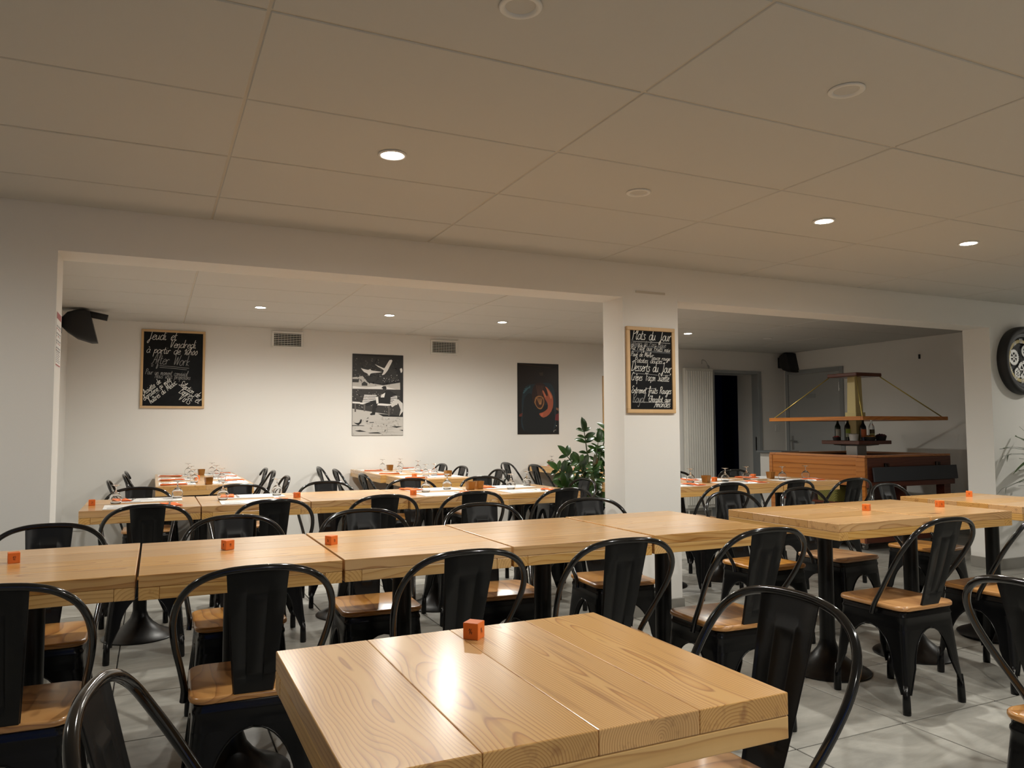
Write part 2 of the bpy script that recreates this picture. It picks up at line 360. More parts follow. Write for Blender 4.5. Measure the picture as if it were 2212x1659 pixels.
# ceiling: carrier with T-bars, one mesh per panel
ceil = structure(box_obj('ceiling', (FLEFT-.1, RIGHT+.1, FRONT-.1, BACK+.1, CEIL+.004, CEIL+.06), M['tbar']))
pcache = {}
def panel_mesh(wx, wy):
    k = (round(wx, 3), round(wy, 3))
    if k not in pcache:
        bm = nbm(); box(bm, -wx/2, wx/2, -wy/2, wy/2, 0, .008, bev=.003); me = bpy.data.meshes.new('panel'); bm.to_mesh(me); bm.free(); me.materials.append(M['panel']); pcache[k] = me
    return pcache[k]
pg = .010
for zone in ((FLEFT, FRONT, BY0), (LEFT, BY1, BACK)):
    for i in range(-5, 8):
        for j in range(-9, 13):
            x0, x1 = max(GX+1.2*i, zone[0]), min(GX+1.2*(i+1), RIGHT); y0, y1 = max(GY+.6*j, zone[1]), min(GY+.6*(j+1), zone[2])
            if x1-x0 < .03 or y1-y0 < .03: continue
            o = link('panel', panel_mesh(x1-x0-pg, y1-y0-pg), ceil, ((x0+x1)/2, (y0+y1)/2, CEIL-.001+random.uniform(0, .0015)))
            o.rotation_euler = (random.uniform(-.0006, .0006), random.uniform(-.0006, .0006), 0)
# doors
d1 = structure(boxes_obj('door_1', [(7.185, 7.256, BACK-.02, BACK+.121, 0, 2.085), (8.064, 8.13, BACK-.02, BACK+.121, 0, 2.085), (7.256, 8.064, BACK-.02, BACK+.121, 2.044, 2.085)], M['grey_paint'], bev=.003))
structure(boxes_obj('wall_reveal', [(8.07, 8.16, BACK+.12, BACK+.43, 0, 2.5), (7.16, 7.25, BACK+.12, BACK+.43, 0, 2.5), (7.25, 8.07, BACK+.12, BACK+.43, 2.05, 2.5)], M['wall_dim']))
box_obj('latch_plate', (8.061, 8.065, BACK+.03, BACK+.055, .92, 1.12), M['steel'], d1)
d2 = structure(boxes_obj('door_2', [(RIGHT-.02, RIGHT, 7.555, 7.62, 0, 2.1), (RIGHT-.02, RIGHT, 8.56, 8.62, 0, 2.1), (RIGHT-.02, RIGHT, 7.62, 8.56, 2.04, 2.1)], M['grey_paint'], bev=.003))
box_obj('door_leaf', (RIGHT-.012, RIGHT, 7.625, 8.555, .01, 2.035), M['grey_leaf'], d2, bev=.002)
bm = nbm(); box(bm, RIGHT-.022, RIGHT-.012, 8.475, 8.515, .93, 1.13, bev=.003); tube(bm, [(RIGHT-.02, 8.495, 1.06), (RIGHT-.06, 8.495, 1.06), (RIGHT-.065, 8.47, 1.06), (RIGHT-.065, 8.37, 1.055)], .009, 8)
mesh_obj('door_handle', bm, M['steel'], d2)
for z in (.25, 1.05, 1.82):
    bm = nbm(); tube(bm, [(RIGHT-.022, 7.622, z-.06), (RIGHT-.022, 7.622, z+.06)], .009, 8); mesh_obj('hinge', bm, M['steel'], d2)
box_obj('sign_plate', (RIGHT-.016, RIGHT-.012, 8.05, 8.22, 1.68, 1.74), M['grey_paint'], d2)

# ------------------------------------------------------------------ handwriting: single-stroke letters
GL = {
'a': (.95, ".75,.85 .4,1 .1,.6 .15,.15 .45,.02 .72,.4 .78,.95;.78,.95 .74,.3 .92,.02"), 'b': (.75, ".05,.7 .35,1.6 .3,2.05 .15,1.8 .15,.3 .4,0 .7,.4 .55,.85 .3,.7"),
'c': (.8, ".75,.8 .45,1 .12,.6 .2,.12 .5,0 .8,.2"), 'd': (.98, ".75,.8 .4,1 .1,.55 .2,.08 .5,.05 .75,.5 .85,2;.85,2 .78,.3 .95,.02"),
'e': (.8, ".1,.45 .5,.55 .7,.8 .45,1 .15,.6 .2,.12 .5,0 .8,.2"), 'f': (.65, ".1,.4 .5,1.5 .5,2 .3,1.8 .3,0 .25,-.8 .45,-.7 .45,-.1;.1,.75 .6,.8"),
'g': (.9, ".75,.85 .4,1 .1,.6 .2,.1 .5,.1 .75,.5 .8,.95;.8,.95 .75,-.5 .45,-.95 .2,-.65 .9,.1"), 'h': (.88, ".05,.5 .35,1.6 .3,2 .15,1.8 .15,0;.15,.5 .45,.95 .65,.7 .65,.2 .85,.02"),
'i': (.45, ".15,.95 .15,.25 .3,0 .45,.2;.17,1.4 .2,1.48"), 'k': (.75, ".15,2 .15,0;.6,.95 .15,.45 .65,.02"), 'l': (.48, ".05,.4 .35,1.5 .3,2 .15,1.8 .15,.25 .35,0 .5,.2"),
'm': (1.15, ".05,.9 .12,0;.12,.5 .35,.97 .48,.7 .48,0;.48,.5 .72,.97 .88,.7 .88,.15 1.05,.02"), 'n': (.85, ".05,.9 .12,0;.12,.5 .42,.97 .6,.7 .6,.2 .8,.02"),
'o': (.85, ".45,1 .12,.6 .2,.1 .5,0 .75,.45 .6,.95 .4,.95"), 'p': (.88, ".1,1 .15,-.9;.15,.5 .45,1 .75,.6 .55,.1 .2,.15"), 'q': (.9, ".75,.85 .4,1 .1,.6 .2,.1 .5,.1 .75,.5 .8,.95;.8,.95 .78,-.9 .95,-.6"),
'r': (.7, ".1,.9 .15,0;.15,.55 .4,.98 .65,.85"), 's': (.7, ".6,.85 .3,1 .2,.7 .55,.35 .4,.02 .08,.12"), 't': (.58, ".2,1.6 .18,.25 .4,0 .55,.15;0,1.05 .5,1.08"),
'u': (.9, ".1,.95 .1,.3 .3,0 .6,.35 .65,.95;.65,.95 .65,.25 .85,.02"), 'v': (.8, ".08,.95 .35,.02 .68,.95 .8,.85"), 'x': (.8, ".1,.95 .7,.02;.7,.95 .08,.02"),
'y': (.8, ".1,.95 .2,.35 .45,.3 .7,.95;.7,.95 .6,-.5 .35,-.95 .15,-.65"), 'z': (.75, ".1,.9 .65,.92 .1,.05 .7,.05"),
'A': (1.1, "0,0 .3,.2 .75,2 .95,0;.3,.75 .95,.8"), 'B': (1., ".2,0 .25,2;.1,1.8 .6,2 .8,1.55 .35,1.1 .85,.75 .7,.1 .1,.05"), 'C': (1.05, ".95,1.6 .6,2 .15,1.2 .25,.25 .65,0 1,.3"),
'D': (1.15, ".25,0 .25,1.9;0,1.7 .6,2 1.05,1.2 .8,.2 .1,.02"), 'E': (.95, ".8,1.85 .4,2 .2,1.6 .55,1.1 .15,.6 .4,0 .85,.2"), 'F': (1., ".3,0 .3,1.9;.1,1.8 .95,1.95;.3,1.05 .75,1.1"),
'J': (1., ".2,1.7 .5,1.95 .85,1.9;.65,1.9 .6,0 .4,-.7 .2,-.5 .5,0 .9,.3"), 'M': (1.3, ".05,0 .25,1.9 .6,.4 1,1.95 1.15,0"), 'N': (1.1, ".1,0 .2,1.9 .8,.05 .95,2"),
'P': (1., ".2,0 .25,2;.05,1.6 .5,2 .9,1.65 .7,1.15 .25,1"), 'R': (1.05, ".2,0 .25,2;.05,1.6 .5,2 .9,1.65 .7,1.15 .25,1;.4,1 .95,0"), 'S': (.95, ".85,1.7 .5,2 .2,1.6 .7,.8 .5,.05 .1,.25"),
'T': (1., ".05,1.9 .95,1.95;.5,1.9 .45,0"), 'V': (1.05, "0,1.8 .25,1.9 .4,0 .9,1.8 1.05,1.9"), 'W': (1.45, "0,1.8 .2,1.9 .4,.02 .75,1.6 .95,.02 1.3,1.9"),
'0': (.75, ".4,1.2 .1,.6 .3,0 .6,.5 .4,1.2"), '1': (.5, ".05,.9 .38,1.5 .33,0"), '2': (.8, ".1,1.1 .4,1.5 .65,1.1 .1,.05 .7,.05"), '3': (.75, ".1,1.35 .45,1.5 .6,1.15 .3,.8 .65,.45 .4,0 .08,.15"),
'4': (.8, ".4,1.5 .05,.5 .7,.5;.5,.9 .5,0"), '5': (.75, ".65,1.45 .2,1.45;.2,1.45 .15,.85 .5,.85 .6,.35 .4,0 .1,.15"), '6': (.75, ".6,1.5 .2,.8 .15,.2 .45,0 .6,.4 .2,.5"), '7': (.75, ".1,1.45 .65,1.48 .3,0"), '8': (.75, ".35,.8 .1,1.2 .4,1.5 .6,1.15 .1,.4 .35,0 .65,.4 .35,.8"), '9': (.75, ".6,1.2 .3,.8 .15,1.2 .45,1.5 .6,1.2 .45,0"),
'"': (.5, ".1,2 .12,1.7;.3,2 .32,1.7"), ',': (.35, ".15,.1 .05,-.3"), ' ': (.95, ""),
}
ACC = {'é': ('e', ".4,1.3 .65,1.65"), 'è': ('e', ".3,1.65 .55,1.3"), 'ê': ('e', ".2,1.25 .42,1.6 .65,1.25"), 'à': ('a', ".25,1.65 .5,1.3"), 'î': ('i', ".0,1.3 .18,1.6 .4,1.3"), 'ç': ('c', ".5,0 .6,-.3 .3,-.45"), 'É': ('E', ".4,2.2 .7,2.5")}
def glyph(ch):
    if ch in ACC:
        b, a = ACC[ch]; w_, s = GL[b]; return w_, s+';'+a
    return GL.get(ch, GL[' '])
def strokes(text, slant=.18):
    x = 0; out = []
    for ch in text:
        w_, s = glyph(ch)
        for st in s.split(';'):
            if not st: continue
            out.append([(x+float(a)+slant*float(b), float(b)) for a, b in (p.split(',') for p in st.split())])
        x += w_*.92
    return x, out
def ribbon(bm, pts, width, put, mi=0):
    """flat chalk stroke: pts in 2-D, put maps (u, v) to 3-D"""
    pts = [Vector((p[0], p[1])) for p in pts]; pr = []
    for i, p in enumerate(pts):
        t = pts[min(i+1, len(pts)-1)]-pts[max(i-1, 0)]
        if t.length < 1e-9: t = Vector((1, 0))
        t.normalize(); n = Vector((-t.y, t.x))*width/2
        pr.append((bm.verts.new(put(*(p+n))), bm.verts.new(put(*(p-n)))))
    for a, b in zip(pr, pr[1:]): bm.faces.new((a[0], a[1], b[1], b[0])).material_index = mi
def write(bm, text, p0, p1, stroke, put, ysc=1.0, mi=0, slant=.26):
    """text from p0 to p1 (2-D, metres)"""
    n, st = strokes(text, slant); d = Vector(p1)-Vector(p0); s = d.length/n; d.normalize(); e = Vector((-d.y, d.x))
    o3 = Vector(put(0, 0)); nrm = (Vector(put(1, 0))-o3).cross(Vector(put(0, 1))-o3).normalized()
    for qi, q in enumerate(st):
        pq = lambda u, v, k=.00012*(qi % 5+1): tuple(Vector(put(u, v))+nrm*k)
        if len(q) > 2: q = [(v_.x, v_.y) for v_ in catmull([(a, b, 0) for a, b in q], 4)]
        ribbon(bm, [Vector(p0)+d*(a*s)+e*(b*s*ysc) for a, b in q], stroke, pq, mi)

# ------------------------------------------------------------------ chairs
SEAT_Z = .455
def wz(z): return .208-.040*min(1, z/.42)**.9
def leg_pt(s, z, w_, L_, rc=.030):
    d = abs(s)*L_; sg = 1 if s > 0 else -1; arc = rc*PI/4*1.0
    if d < arc:
        a = PI/4+sg*(d/arc)*PI/4; return Vector((w_-rc+rc*math.cos(a), w_-rc+rc*math.sin(a), z))
    q = d-arc
    return Vector((w_-rc-q, w_, z)) if sg > 0 else Vector((w_, w_-rc-q, z))
def legL(z, z0=.19, zt=.352):
    w_ = wz(z); full = .030*PI/4+(w_-.030)
    if z <= z0: return .020+(.056-.020)*((z-.085)/(z0-.085))
    g0 = full-.056
    return full-g0*math.sqrt(max(0, 1-((z-z0)/(zt-z0))**2))
def leg_mesh():
    bm = nbm(); zs = [.085, .11, .14, .17, .19, .22, .25, .28, .305, .325, .338, .347, .352]
    ss = [-1, -.75, -.5, -.3, -.15, 0, .15, .3, .5, .75, 1]
    rows = [[bm.verts.new(leg_pt(s, z, wz(z), legL(z))) for s in ss] for z in zs]
    for a, b in zip(rows, rows[1:]):
        for k in range(len(ss)-1): bm.faces.new((a[k], a[k+1], b[k+1], b[k]))
    for s in (-1, 1): tube(bm, [leg_pt(s, z, wz(z), legL(z)) for z in zs], .0036, 5)
    c = wz(0)-.0235                                           # foot post
    tube(bm, [(c, c, 0), (c, c, .012), (c-.001, c-.001, .06), (c-.003, c-.003, .125)], [.0165, .0175, .0165, .013], 10)
    for f in bm.faces: f.smooth = True
    me = bpy.data.meshes.new('leg'); bm.to_mesh(me); bm.free(); me.materials.append(M['black']); return me
def chair(detail=True):
    t = empty('bistro_chair')
    lm = leg_mesh()
    rv = nbm(); bmesh.ops.create_icosphere(rv, subdivisions=2, radius=.007); rme = bpy.data.meshes.new('rivet'); rv.to_mesh(rme); rv.free(); rme.materials.append(M['rivet'])
    for k in range(4):
        o = link('leg', lm, t); o.rotation_euler = (0, 0, k*PI/2)
        if detail: link('rivet', rme, o, (wz(.11)-.009, wz(.11)-.009, .112))
    bm = nbm()                                               # pressed steel apron under the seat
    prof = [(.3515, 0), (.37, 0), (.395, 0), (.403, .003), (.411, .003), (.418, 0), (.428, .001), (.434, -.004)]
    loops = [[(x, y, z) for x, y in rrect(wz(z)+o_, wz(z)+o_, .030, 5)] for z, o_ in prof]
    loft(bm, loops, capb=False, capt=True)
    mesh_obj('seat_frame', bm, M['black'], t, smooth=PI/4)
    bm = nbm()                                               # wooden seat, rounded and dished at the front edge
    loops = []
    for z, o_ in ((.434, -.008), (.437, -.002), (.443, 0), (.450, -.001), (.4545, -.005), (.456, -.011)):
        loops.append([(x, y, z) for x, y in rrect(.182+o_, .184+o_, .055+o_, 6)])
    loft(bm, loops)
    mesh_obj('seat', bm, M['seat'], t, smooth=PI/5)
    half = [(.196, -.030, .405), (.194, -.034, .425), (.194, -.046, .455), (.206, -.098, .53), (.222, -.152, .61), (.2285, -.198, .68), (.219, -.237, .742), (.192, -.262, .79), (.148, -.278, .822), (.095, -.287, .838), (.045, -.291, .8435), (0, -.292, .8445)]
    pts = catmull(half, 4); full = pts+[Vector((-p.x, p.y, p.z)) for p in pts[::-1][1:]]
    bm = nbm(); tube(bm, full, .0108, 10); mesh_obj('back_hoop', bm, M['gloss'], t, smooth=True)
    bm = nbm()                                               # back splat with a pressed panel, edges turned back
    us = [-1, -.97, -.93, -.42, -.385, -.34, -.30, 0, .30, .34, .385, .42, .93, .97, 1]
    zs_ = [.428, .445, .48, .500, .506, .514, .520, .56, .60, .68, .735, .752, .76, .768, .776, .80, .835, .848]
    def sp(u, z):
        f = (z-.43)/(.845-.43); hw = .056+.033*max(0, f)**.85
        y = -.172-.118*f-.004*math.sin(PI*min(1, max(0, f)))
        if z < .45: y += .006*(.45-z)/.022
        d = 0
        if abs(u) > .94: d = .007
        a = abs(u)
        zin = .50 < z < .768
        if zin and (.335 < a < .39): d -= .0042
        elif (0.755 < z < .774 or .503 < z < .517) and a < .39: d -= .0042
        y += -d if False else d*-1 if abs(u) <= .94 else -.0
        if abs(u) > .94: y -= -.006
        return Vector((u*hw, y, z))
    rows = [[bm.verts.new(sp(u, z)) for u in us] for z in zs_]
    for a, b in zip(rows, rows[1:]):
        for k in range(len(us)-1): bm.faces.new((a[k], a[k+1], b[k+1], b[k]))
    o = mesh_obj('back_splat', bm, M['satin'], t, smooth=PI/3)
    sm = o.modifiers.new('thickness', 'SOLIDIFY'); sm.thickness = .0025; sm.offset = 0
    bm = nbm()                                               # crossed flat bars between the legs
    for sgn in (1, -1): tube(bm, [(-.155, -.155*sgn, .338), (0, 0, .332), (.155, .155*sgn, .338)], .006, 6)
    mesh_obj('cross_brace', bm, M['black'], t, smooth=True)
    return t
chair0 = chair(True); chair_far = chair(False)
used = {'n': False, 'f': False}
def put_chair(hx, hy, rz, label, group, far=False, scale=1, jit=.012):
    """hx, hy: where the top of the hoop stands; rz = 0 faces +y"""
    key = 'f' if far else 'n'
    o = (chair_far if far else chair0)
    if used[key]: o = copy_tree(o)
    used[key] = True
    rz += random.uniform(-jit, jit); fx, fy = -math.sin(rz), math.cos(rz)
    k_ = 0 if scale == 1 else .292; o.location = (hx*scale+k_*fx, hy*scale+k_*fy, 0); o.rotation_euler = (0, 0, rz)
    tag(o, label, 'chair', group); return o
ORD = ['first', 'second', 'third', 'fourth', 'fifth', 'sixth', 'seventh']
for i, (x, y) in enumerate([(-.362, 2.665), (.297, 2.655), (.955, 2.645), (1.58, 2.635), (2.235, 2.62)]):
    put_chair(x, y, (-.035, -.04, 0, -.07, -.02)[i], f'black metal chair, {ORD[i]} from left of the five before the long bare table row', 'chairs on the near side of the long bare table row')
for i, (x, y) in enumerate([(-.395, 3.529), (.348, 3.521), (.945, 3.508), (1.579, 3.529), (2.248, 3.528)]):
    put_chair(x, y, (PI, PI, 3.105, 3.05, 3.04)[i], f'black metal chair facing us, {ORD[i]} from left behind the long bare table row', 'chairs on the far side of the long bare table row')
for i, (x, y) in enumerate([(3.172, 2.53), (3.858, 2.491)]):
    put_chair(x, y, 0, ['black metal chair fully in view with its back to us before the right table row', 'black metal chair cut by the right edge, before the right table row'][i], 'chairs before the right table row')
for i, (x, y) in enumerate([(3.30, 3.522), (3.925, 3.535), (4.75, 3.533)]):
    put_chair(x, y, (3.16, 3.2, 3.22)[i], f'black metal chair facing us behind the right table row, {ORD[i]} from the pillar', 'chairs behind the right table row')
put_chair(1.125, 1.40, PI/2+.06, 'black metal chair with bluish sheen at the right side of the nearest square table', 'chairs at the nearest tables', jit=0)
put_chair(.205, 1.325, -PI/2-.16, 'black chair at the left side of the nearest square table, only its hoop in view', 'chairs at the nearest tables', jit=0)
put_chair(2.34, 1.217, -1.683, 'black chair cut by the right edge, its hoop before a half hidden table', 'chairs at the nearest tables', jit=0)
for i, (x, y) in enumerate([(-.021, 4.856), (.64, 4.856), (1.29, 4.861), (1.873, 4.84), (2.53, 4.80)]):
    put_chair(x, y, 0, f'black metal chair, {ORD[i]} from left with its back to us under the ceiling beam', 'chairs on the near side of the laid table row')
for i, (x, y) in enumerate([(-.087, 5.71), (.587, 5.702), (1.212, 5.704), (1.895, 5.705), (2.53, 5.713)]):
    put_chair(x, y, PI, f'black metal chair facing us, {ORD[i]} from left behind the laid row left of the pillar', 'chairs on the far side of the laid table row', far=True)
put_chair(3.09, 5.22, PI/2, 'black metal chair seen edge on at the plant end of the laid table row', 'chairs at the laid table row', far=True, scale=1.018)
for i, (x, y) in enumerate([(3.81, 4.677), (4.43, 4.643), (5.035, 4.622)]):
    put_chair(x, y, 0, f'black metal chair with back turned before the buffet side tables, {ORD[i]} from the pillar', 'chairs before the laid tables near the buffet', far=True)
for i, (x, y) in enumerate([(4.40, 5.561), (5.079, 5.516)]):
    put_chair(x, y, PI, f'black metal chair facing us behind the laid tables, {["before the radiator", "before the dark doorway"][i]}', 'chairs behind the laid tables near the buffet', far=True)
W3 = ['nearest the wall', 'in the middle', 'nearest us']
for nm, rz, pts in (('left side of the left table column', -PI/2, [(-.24, 8.3), (-.24, 7.74), (-.32, 6.83)]), ('right side of the left table column', PI/2, [(1.07, 8.3), (1.07, 7.74), (1.05, 6.77)]),
                    ('left side of the middle table column', -PI/2, [(1.60, 8.28), (1.65, 7.70), (1.69, 6.76)]), ('right side of the middle table column', PI/2, [(3.01, 8.28), (3.01, 7.65), (3.08, 6.84)]),
                    ('left side of the table column behind the plant', -PI/2, [(3.76, 8.2), (3.82, 7.58)])):
    for k, (x, y) in enumerate(pts):
        w3 = W3[k] if len(pts) == 3 else ('nearest the wall', 'nearest us')[k]
        put_chair(x, y, rz, f'black chair on the {nm}, {w3}', 'chairs along the '+nm.split(' of ')[1], far=True, scale=1.018)
put_chair(5.30, 7.7, PI/2, 'black metal chair by the far wall, half hidden behind the green plant', 'chairs at the table column behind the plant', far=True, scale=1.018)
# ------------------------------------------------------------------ tables
TW, TD, PT, RT = .628, .745, .038, .038                       # along the boards, across them, board and rail thickness
def table(near=False):
    t = empty('bistro_table')
    wm = M['pine_near'] if near else M['pine']
    pw = TD/4
    bm = nbm(); box(bm, -TW/2, TW/2, -pw/2+.0003, pw/2-.0003, -PT, 0, bev=.0018, seg=2)
    me = bpy.data.meshes.new('plank'); bm.to_mesh(me); bm.free(); me.materials.append(wm)
    for p in me.polygons: p.use_smooth = False
    for k in range(4): link('plank', me, t, (0, -TD/2+pw*(k+.5), TT))
    zr = TT-PT-.0008
    rw = .058
    bm = nbm(); box(bm, -TD/2, TD/2, -rw/2, rw/2, -RT, 0, bev=.002, seg=2)
    me = bpy.data.meshes.new('rail'); bm.to_mesh(me); bm.free(); me.materials.append(M['rail'])
    for s in (-1, 1):
        o = link('rail', me, t, (s*(TW/2-rw/2-.0006), 0, zr)); o.rotation_euler = (0, 0, PI/2)
    bm = nbm(); a = TW/2-rw-.0012; box(bm, -a, a, -rw/2, rw/2, -RT, 0, bev=.002, seg=2)
    me = bpy.data.meshes.new('rail'); bm.to_mesh(me); bm.free(); me.materials.append(M['rail'])
    for s in (-1, 1): link('rail', me, t, (0, s*(TD/2-rw/2-.0006), zr))
    bm = nbm(); lathe(bm, [(.207, 0), (.207, .006), (.199, .012), (.165, .026), (.12, .048), (.078, .082), (.052, .115), (.040, .15), (.0385, .165)], 36, capb=True, capt=True)
    mesh_obj('pedestal_base', bm, M['cast'], t, smooth=PI/4)
    zb = TT-PT-RT
    bm = nbm(); lathe(bm, [(.0385, .15), (.0375, zb-.07), (.042, zb-.05), (.06, zb-.026)], 20); mesh_obj('column', bm, M['cast'], t, smooth=PI/4)
    bm = nbm()
    for k in range(4):                                       # four tapering arms that carry the top
        ang = PI/4+k*PI/2+.12; d = Vector((math.cos(ang), math.sin(ang), 0)); n = Vector((-d.y, d.x, 0)); pr = []
        for r, wd, h in ((.02, .045, .05), (.10, .034, .030), (.29, .026, .012)):
            pr.append([d*r+n*wd+Vector((0, 0, zb-.0015)), d*r-n*wd+Vector((0, 0, zb-.0015)), d*r-n*wd*.7+Vector((0, 0, zb-h)), d*r+n*wd*.7+Vector((0, 0, zb-h))])
        loft(bm, pr)
    mesh_obj('support_arms', bm, M['cast'], t)
    return t
tab0 = table(); tabn = table(True); tused = {0: False, 1: False}
tables = {}
def put_table(key, x, y, label, group, rot=False, near=False, dz=0., rz=0.):
    """x, y: the corner nearest the left front"""
    o = tabn if near else tab0
    if tused[near]: o = copy_tree(o)
    tused[near] = True
    wx, wy = (TD, TW) if rot else (TW, TD)
    o.location = (x+wx/2, y+wy/2, dz); o.rotation_euler = (0, 0, (PI/2 if rot else 0)+rz)
    tag(o, label, 'table', group); tables[key] = (x, y, wx, wy); return o
put_table('fg', .232, .992, 'square pine table with coarse grain and cube 14, nearest to us', 'single pine tables', rot=True, near=True)
put_table('H', 2.43, .735, 'square pine table cut by the right edge, only its corner in view', 'single pine tables', rz=.03)
for i, (x, y) in enumerate([(-.668, 2.655), (-.032, 2.64), (.602, 2.63), (1.234, 2.62), (1.868, 2.615)]):
    put_table('m%d' % i, x, y, f'pine table with bare top, {ORD[i]} from the left in the long bare row', 'tables of the long bare row', dz=(0, -.001, .0015, .004, .007)[i], rz=random.uniform(-.004, .004))
for i, (x, y) in enumerate([(2.868, 2.575), (3.515, 2.575), (4.27, 2.60)]):
    put_table('r%d' % i, x, y, ['pine table at the left end of the right row, its end towards us', 'pine table in the middle of the right row with an orange cube', 'pine table at the right edge standing slightly higher than its neighbour'][i], 'tables of the right row', dz=(0, 0, .012)[i], rz=(.004, -.006, .004)[i])
for i, (x, y) in enumerate([(-.368, 4.87), (.266, 4.86), (.900, 4.87), (1.535, 4.83), (2.166, 4.80)]):
    put_table('l%d' % i, x, y, [f'pine table, {ORD[i]} from the left in the laid row left of the pillar'][0], 'tables of the laid row left of the pillar', rz=random.uniform(-.004, .004), dz=0)
for i, x in enumerate((3.385, 4.022, 4.660)):
    put_table('b%d' % i, x, 4.72, f'pine table under paper mats right of the pillar, {ORD[i]} from the pillar before the buffet', 'laid tables before the buffet')
for k, y in enumerate((7.98, 7.345, 6.70)):
    put_table('A%d' % k, .022, y, f'pine table in the left column running to the far wall, {W3[k]}', 'tables of the left column', rot=True)
put_table('B0', 2.02, 7.98, 'pine table in the middle column, touching the far wall', 'tables of the middle column', rot=True)
put_table('B1', 2.02, 7.345, 'pine table in the middle column, second from the far wall', 'tables of the middle column', rot=True)
put_table('B2', 2.055, 6.53, 'pine table in the middle column, the one standing nearest to us', 'tables of the middle column')
for k, y in enumerate((7.98, 7.345, 6.71)):
    put_table('C%d' % k, 4.26, y, f'pine table behind the plant by the far wall, {W3[k]}', 'tables behind the plant', rot=True)

# ------------------------------------------------------------------ things on the tables
def cube_thing(num, x, y, rz, label, dz=0):
    s = .035
    bm = nbm(); box(bm, -s/2, s/2, -s/2, s/2, 0, s, bev=.0016, seg=2)
    o = mesh_obj('number_cube', bm, M['cube']); o.location = (x, y, TT+dz); o.rotation_euler = (0, 0, rz)
    tag(o, label, 'cube', 'orange number cubes'); bm = nbm(); e = s/2+.0002
    n_, _ = strokes(num, .05); h = .0078; half = n_*h/2
    for put in (lambda u, v: (u, -e, s/2+v), lambda u, v: (e, u, s/2+v), lambda u, v: (-u, e, s/2+v), lambda u, v: (-e, -u, s/2+v)):
        write(bm, num, (-half, -.006), (half, -.006), .0010, put, slant=.05)
    mesh_obj('digits', bm, M['cube_ink'], o)
cube_thing('14', .628, 1.535, .75, 'orange wooden cube numbered 14 alone on the nearest table')
cube_thing('12', -.42, 3.085, .2, 'orange cube at the far left of the long bare table row')
cube_thing('11', .26, 3.065, .45, 'orange cube on the second table of the long bare row')
cube_thing('10', .632, 3.0, .55, 'orange cube across a table joint in the long bare row', .0015)
cube_thing('15', 3.475, 2.93, .4, 'orange cube at the joint between the first two right row tables')
cube_thing('16', 3.995, 2.88, 1.2, 'orange cube before the raised table of the right row')
cube_thing('17', 4.62, 3.13, .6, 'orange cube cut by the right edge on the raised table', .012)
cube_thing('21', -.325, 5.22, .1, 'orange cube at the left end of the laid table row')
cube_thing('22', .865, 5.19, .3, 'orange cube beside the bare table of the laid row')
cube_thing('23', 1.61, 5.02, .05, 'orange cube beside napkins before the fourth laid table')
cube_thing('24', .37, 7.6, .4, 'small orange cube among glasses in the left table column')
cube_thing('25', 2.21, 6.86, .3, 'small orange cube on the middle table column')
cube_thing('26', 4.28, 5.12, .3, 'orange cube on the laid tables close to the pillar')
cube_thing('27', 4.87, 5.3, .3, 'orange cube on the laid tables before the dark doorway')

def glass_mesh():
    bm = nbm()
    prof = [(.0275, .0), (.0315, .012), (.0345, .026), (.0335, .040), (.0275, .053), (.016, .064), (.006, .070), (.0034, .078), (.0032, .098), (.0045, .104), (.014, .108), (.029, .1105), (.0295, .112), (.014, .1125), (.0, .1125)]
    inner = [(.0262, .0), (.0302, .012), (.0332, .026), (.0322, .040), (.026, .052), (.014, .0615), (.0, .0645)]
    lathe(bm, inner[::-1]+prof, 20); bmesh.ops.remove_doubles(bm, verts=bm.verts, dist=1e-5); bmesh.ops.recalc_face_normals(bm, faces=bm.faces)
    for f in bm.faces: f.smooth = True
    me = bpy.data.meshes.new('wine_glass'); bm.to_mesh(me); bm.free(); me.materials.append(M['glass']); return me
gme = glass_mesh()
def glass(x, y, label, z=TT):
    o = link('wine_glass', gme, None, (x, y, z+.001)); tag(o, label, 'glass', 'upturned wine glasses')
def mat_mesh():
    bm = nbm(); box(bm, -.2, .2, -.14, .14, 0, .0012)
    random.seed(3)
    for x0, y0, x1, y1 in ((-.17, .07, -.02, .11), (.04, .06, .16, .12), (-.18, -.12, -.05, -.03), (.0, -.1, .17, -.06), (-.03, -.03, .08, .03), (.1, -.02, .18, .03), (-.15, .0, -.07, .04)):
        n = max(2, int(abs(y1-y0)/.012))
        for k in range(n):
            yy = y0+(y1-y0)*(k+.5)/n; e = x1-random.uniform(0, .04)
            vs = [bm.verts.new(p) for p in ((x0, yy-.0025, .00135), (e, yy-.0025, .00135), (e, yy+.0025, .00135), (x0, yy+.0025, .00135))]
            bm.faces.new(vs).material_index = 1
    me = bpy.data.meshes.new('paper_placemat'); bm.to_mesh(me); bm.free(); me.materials.append(M['paper']); me.materials.append(M['ink']); return me
pmm = mat_mesh()
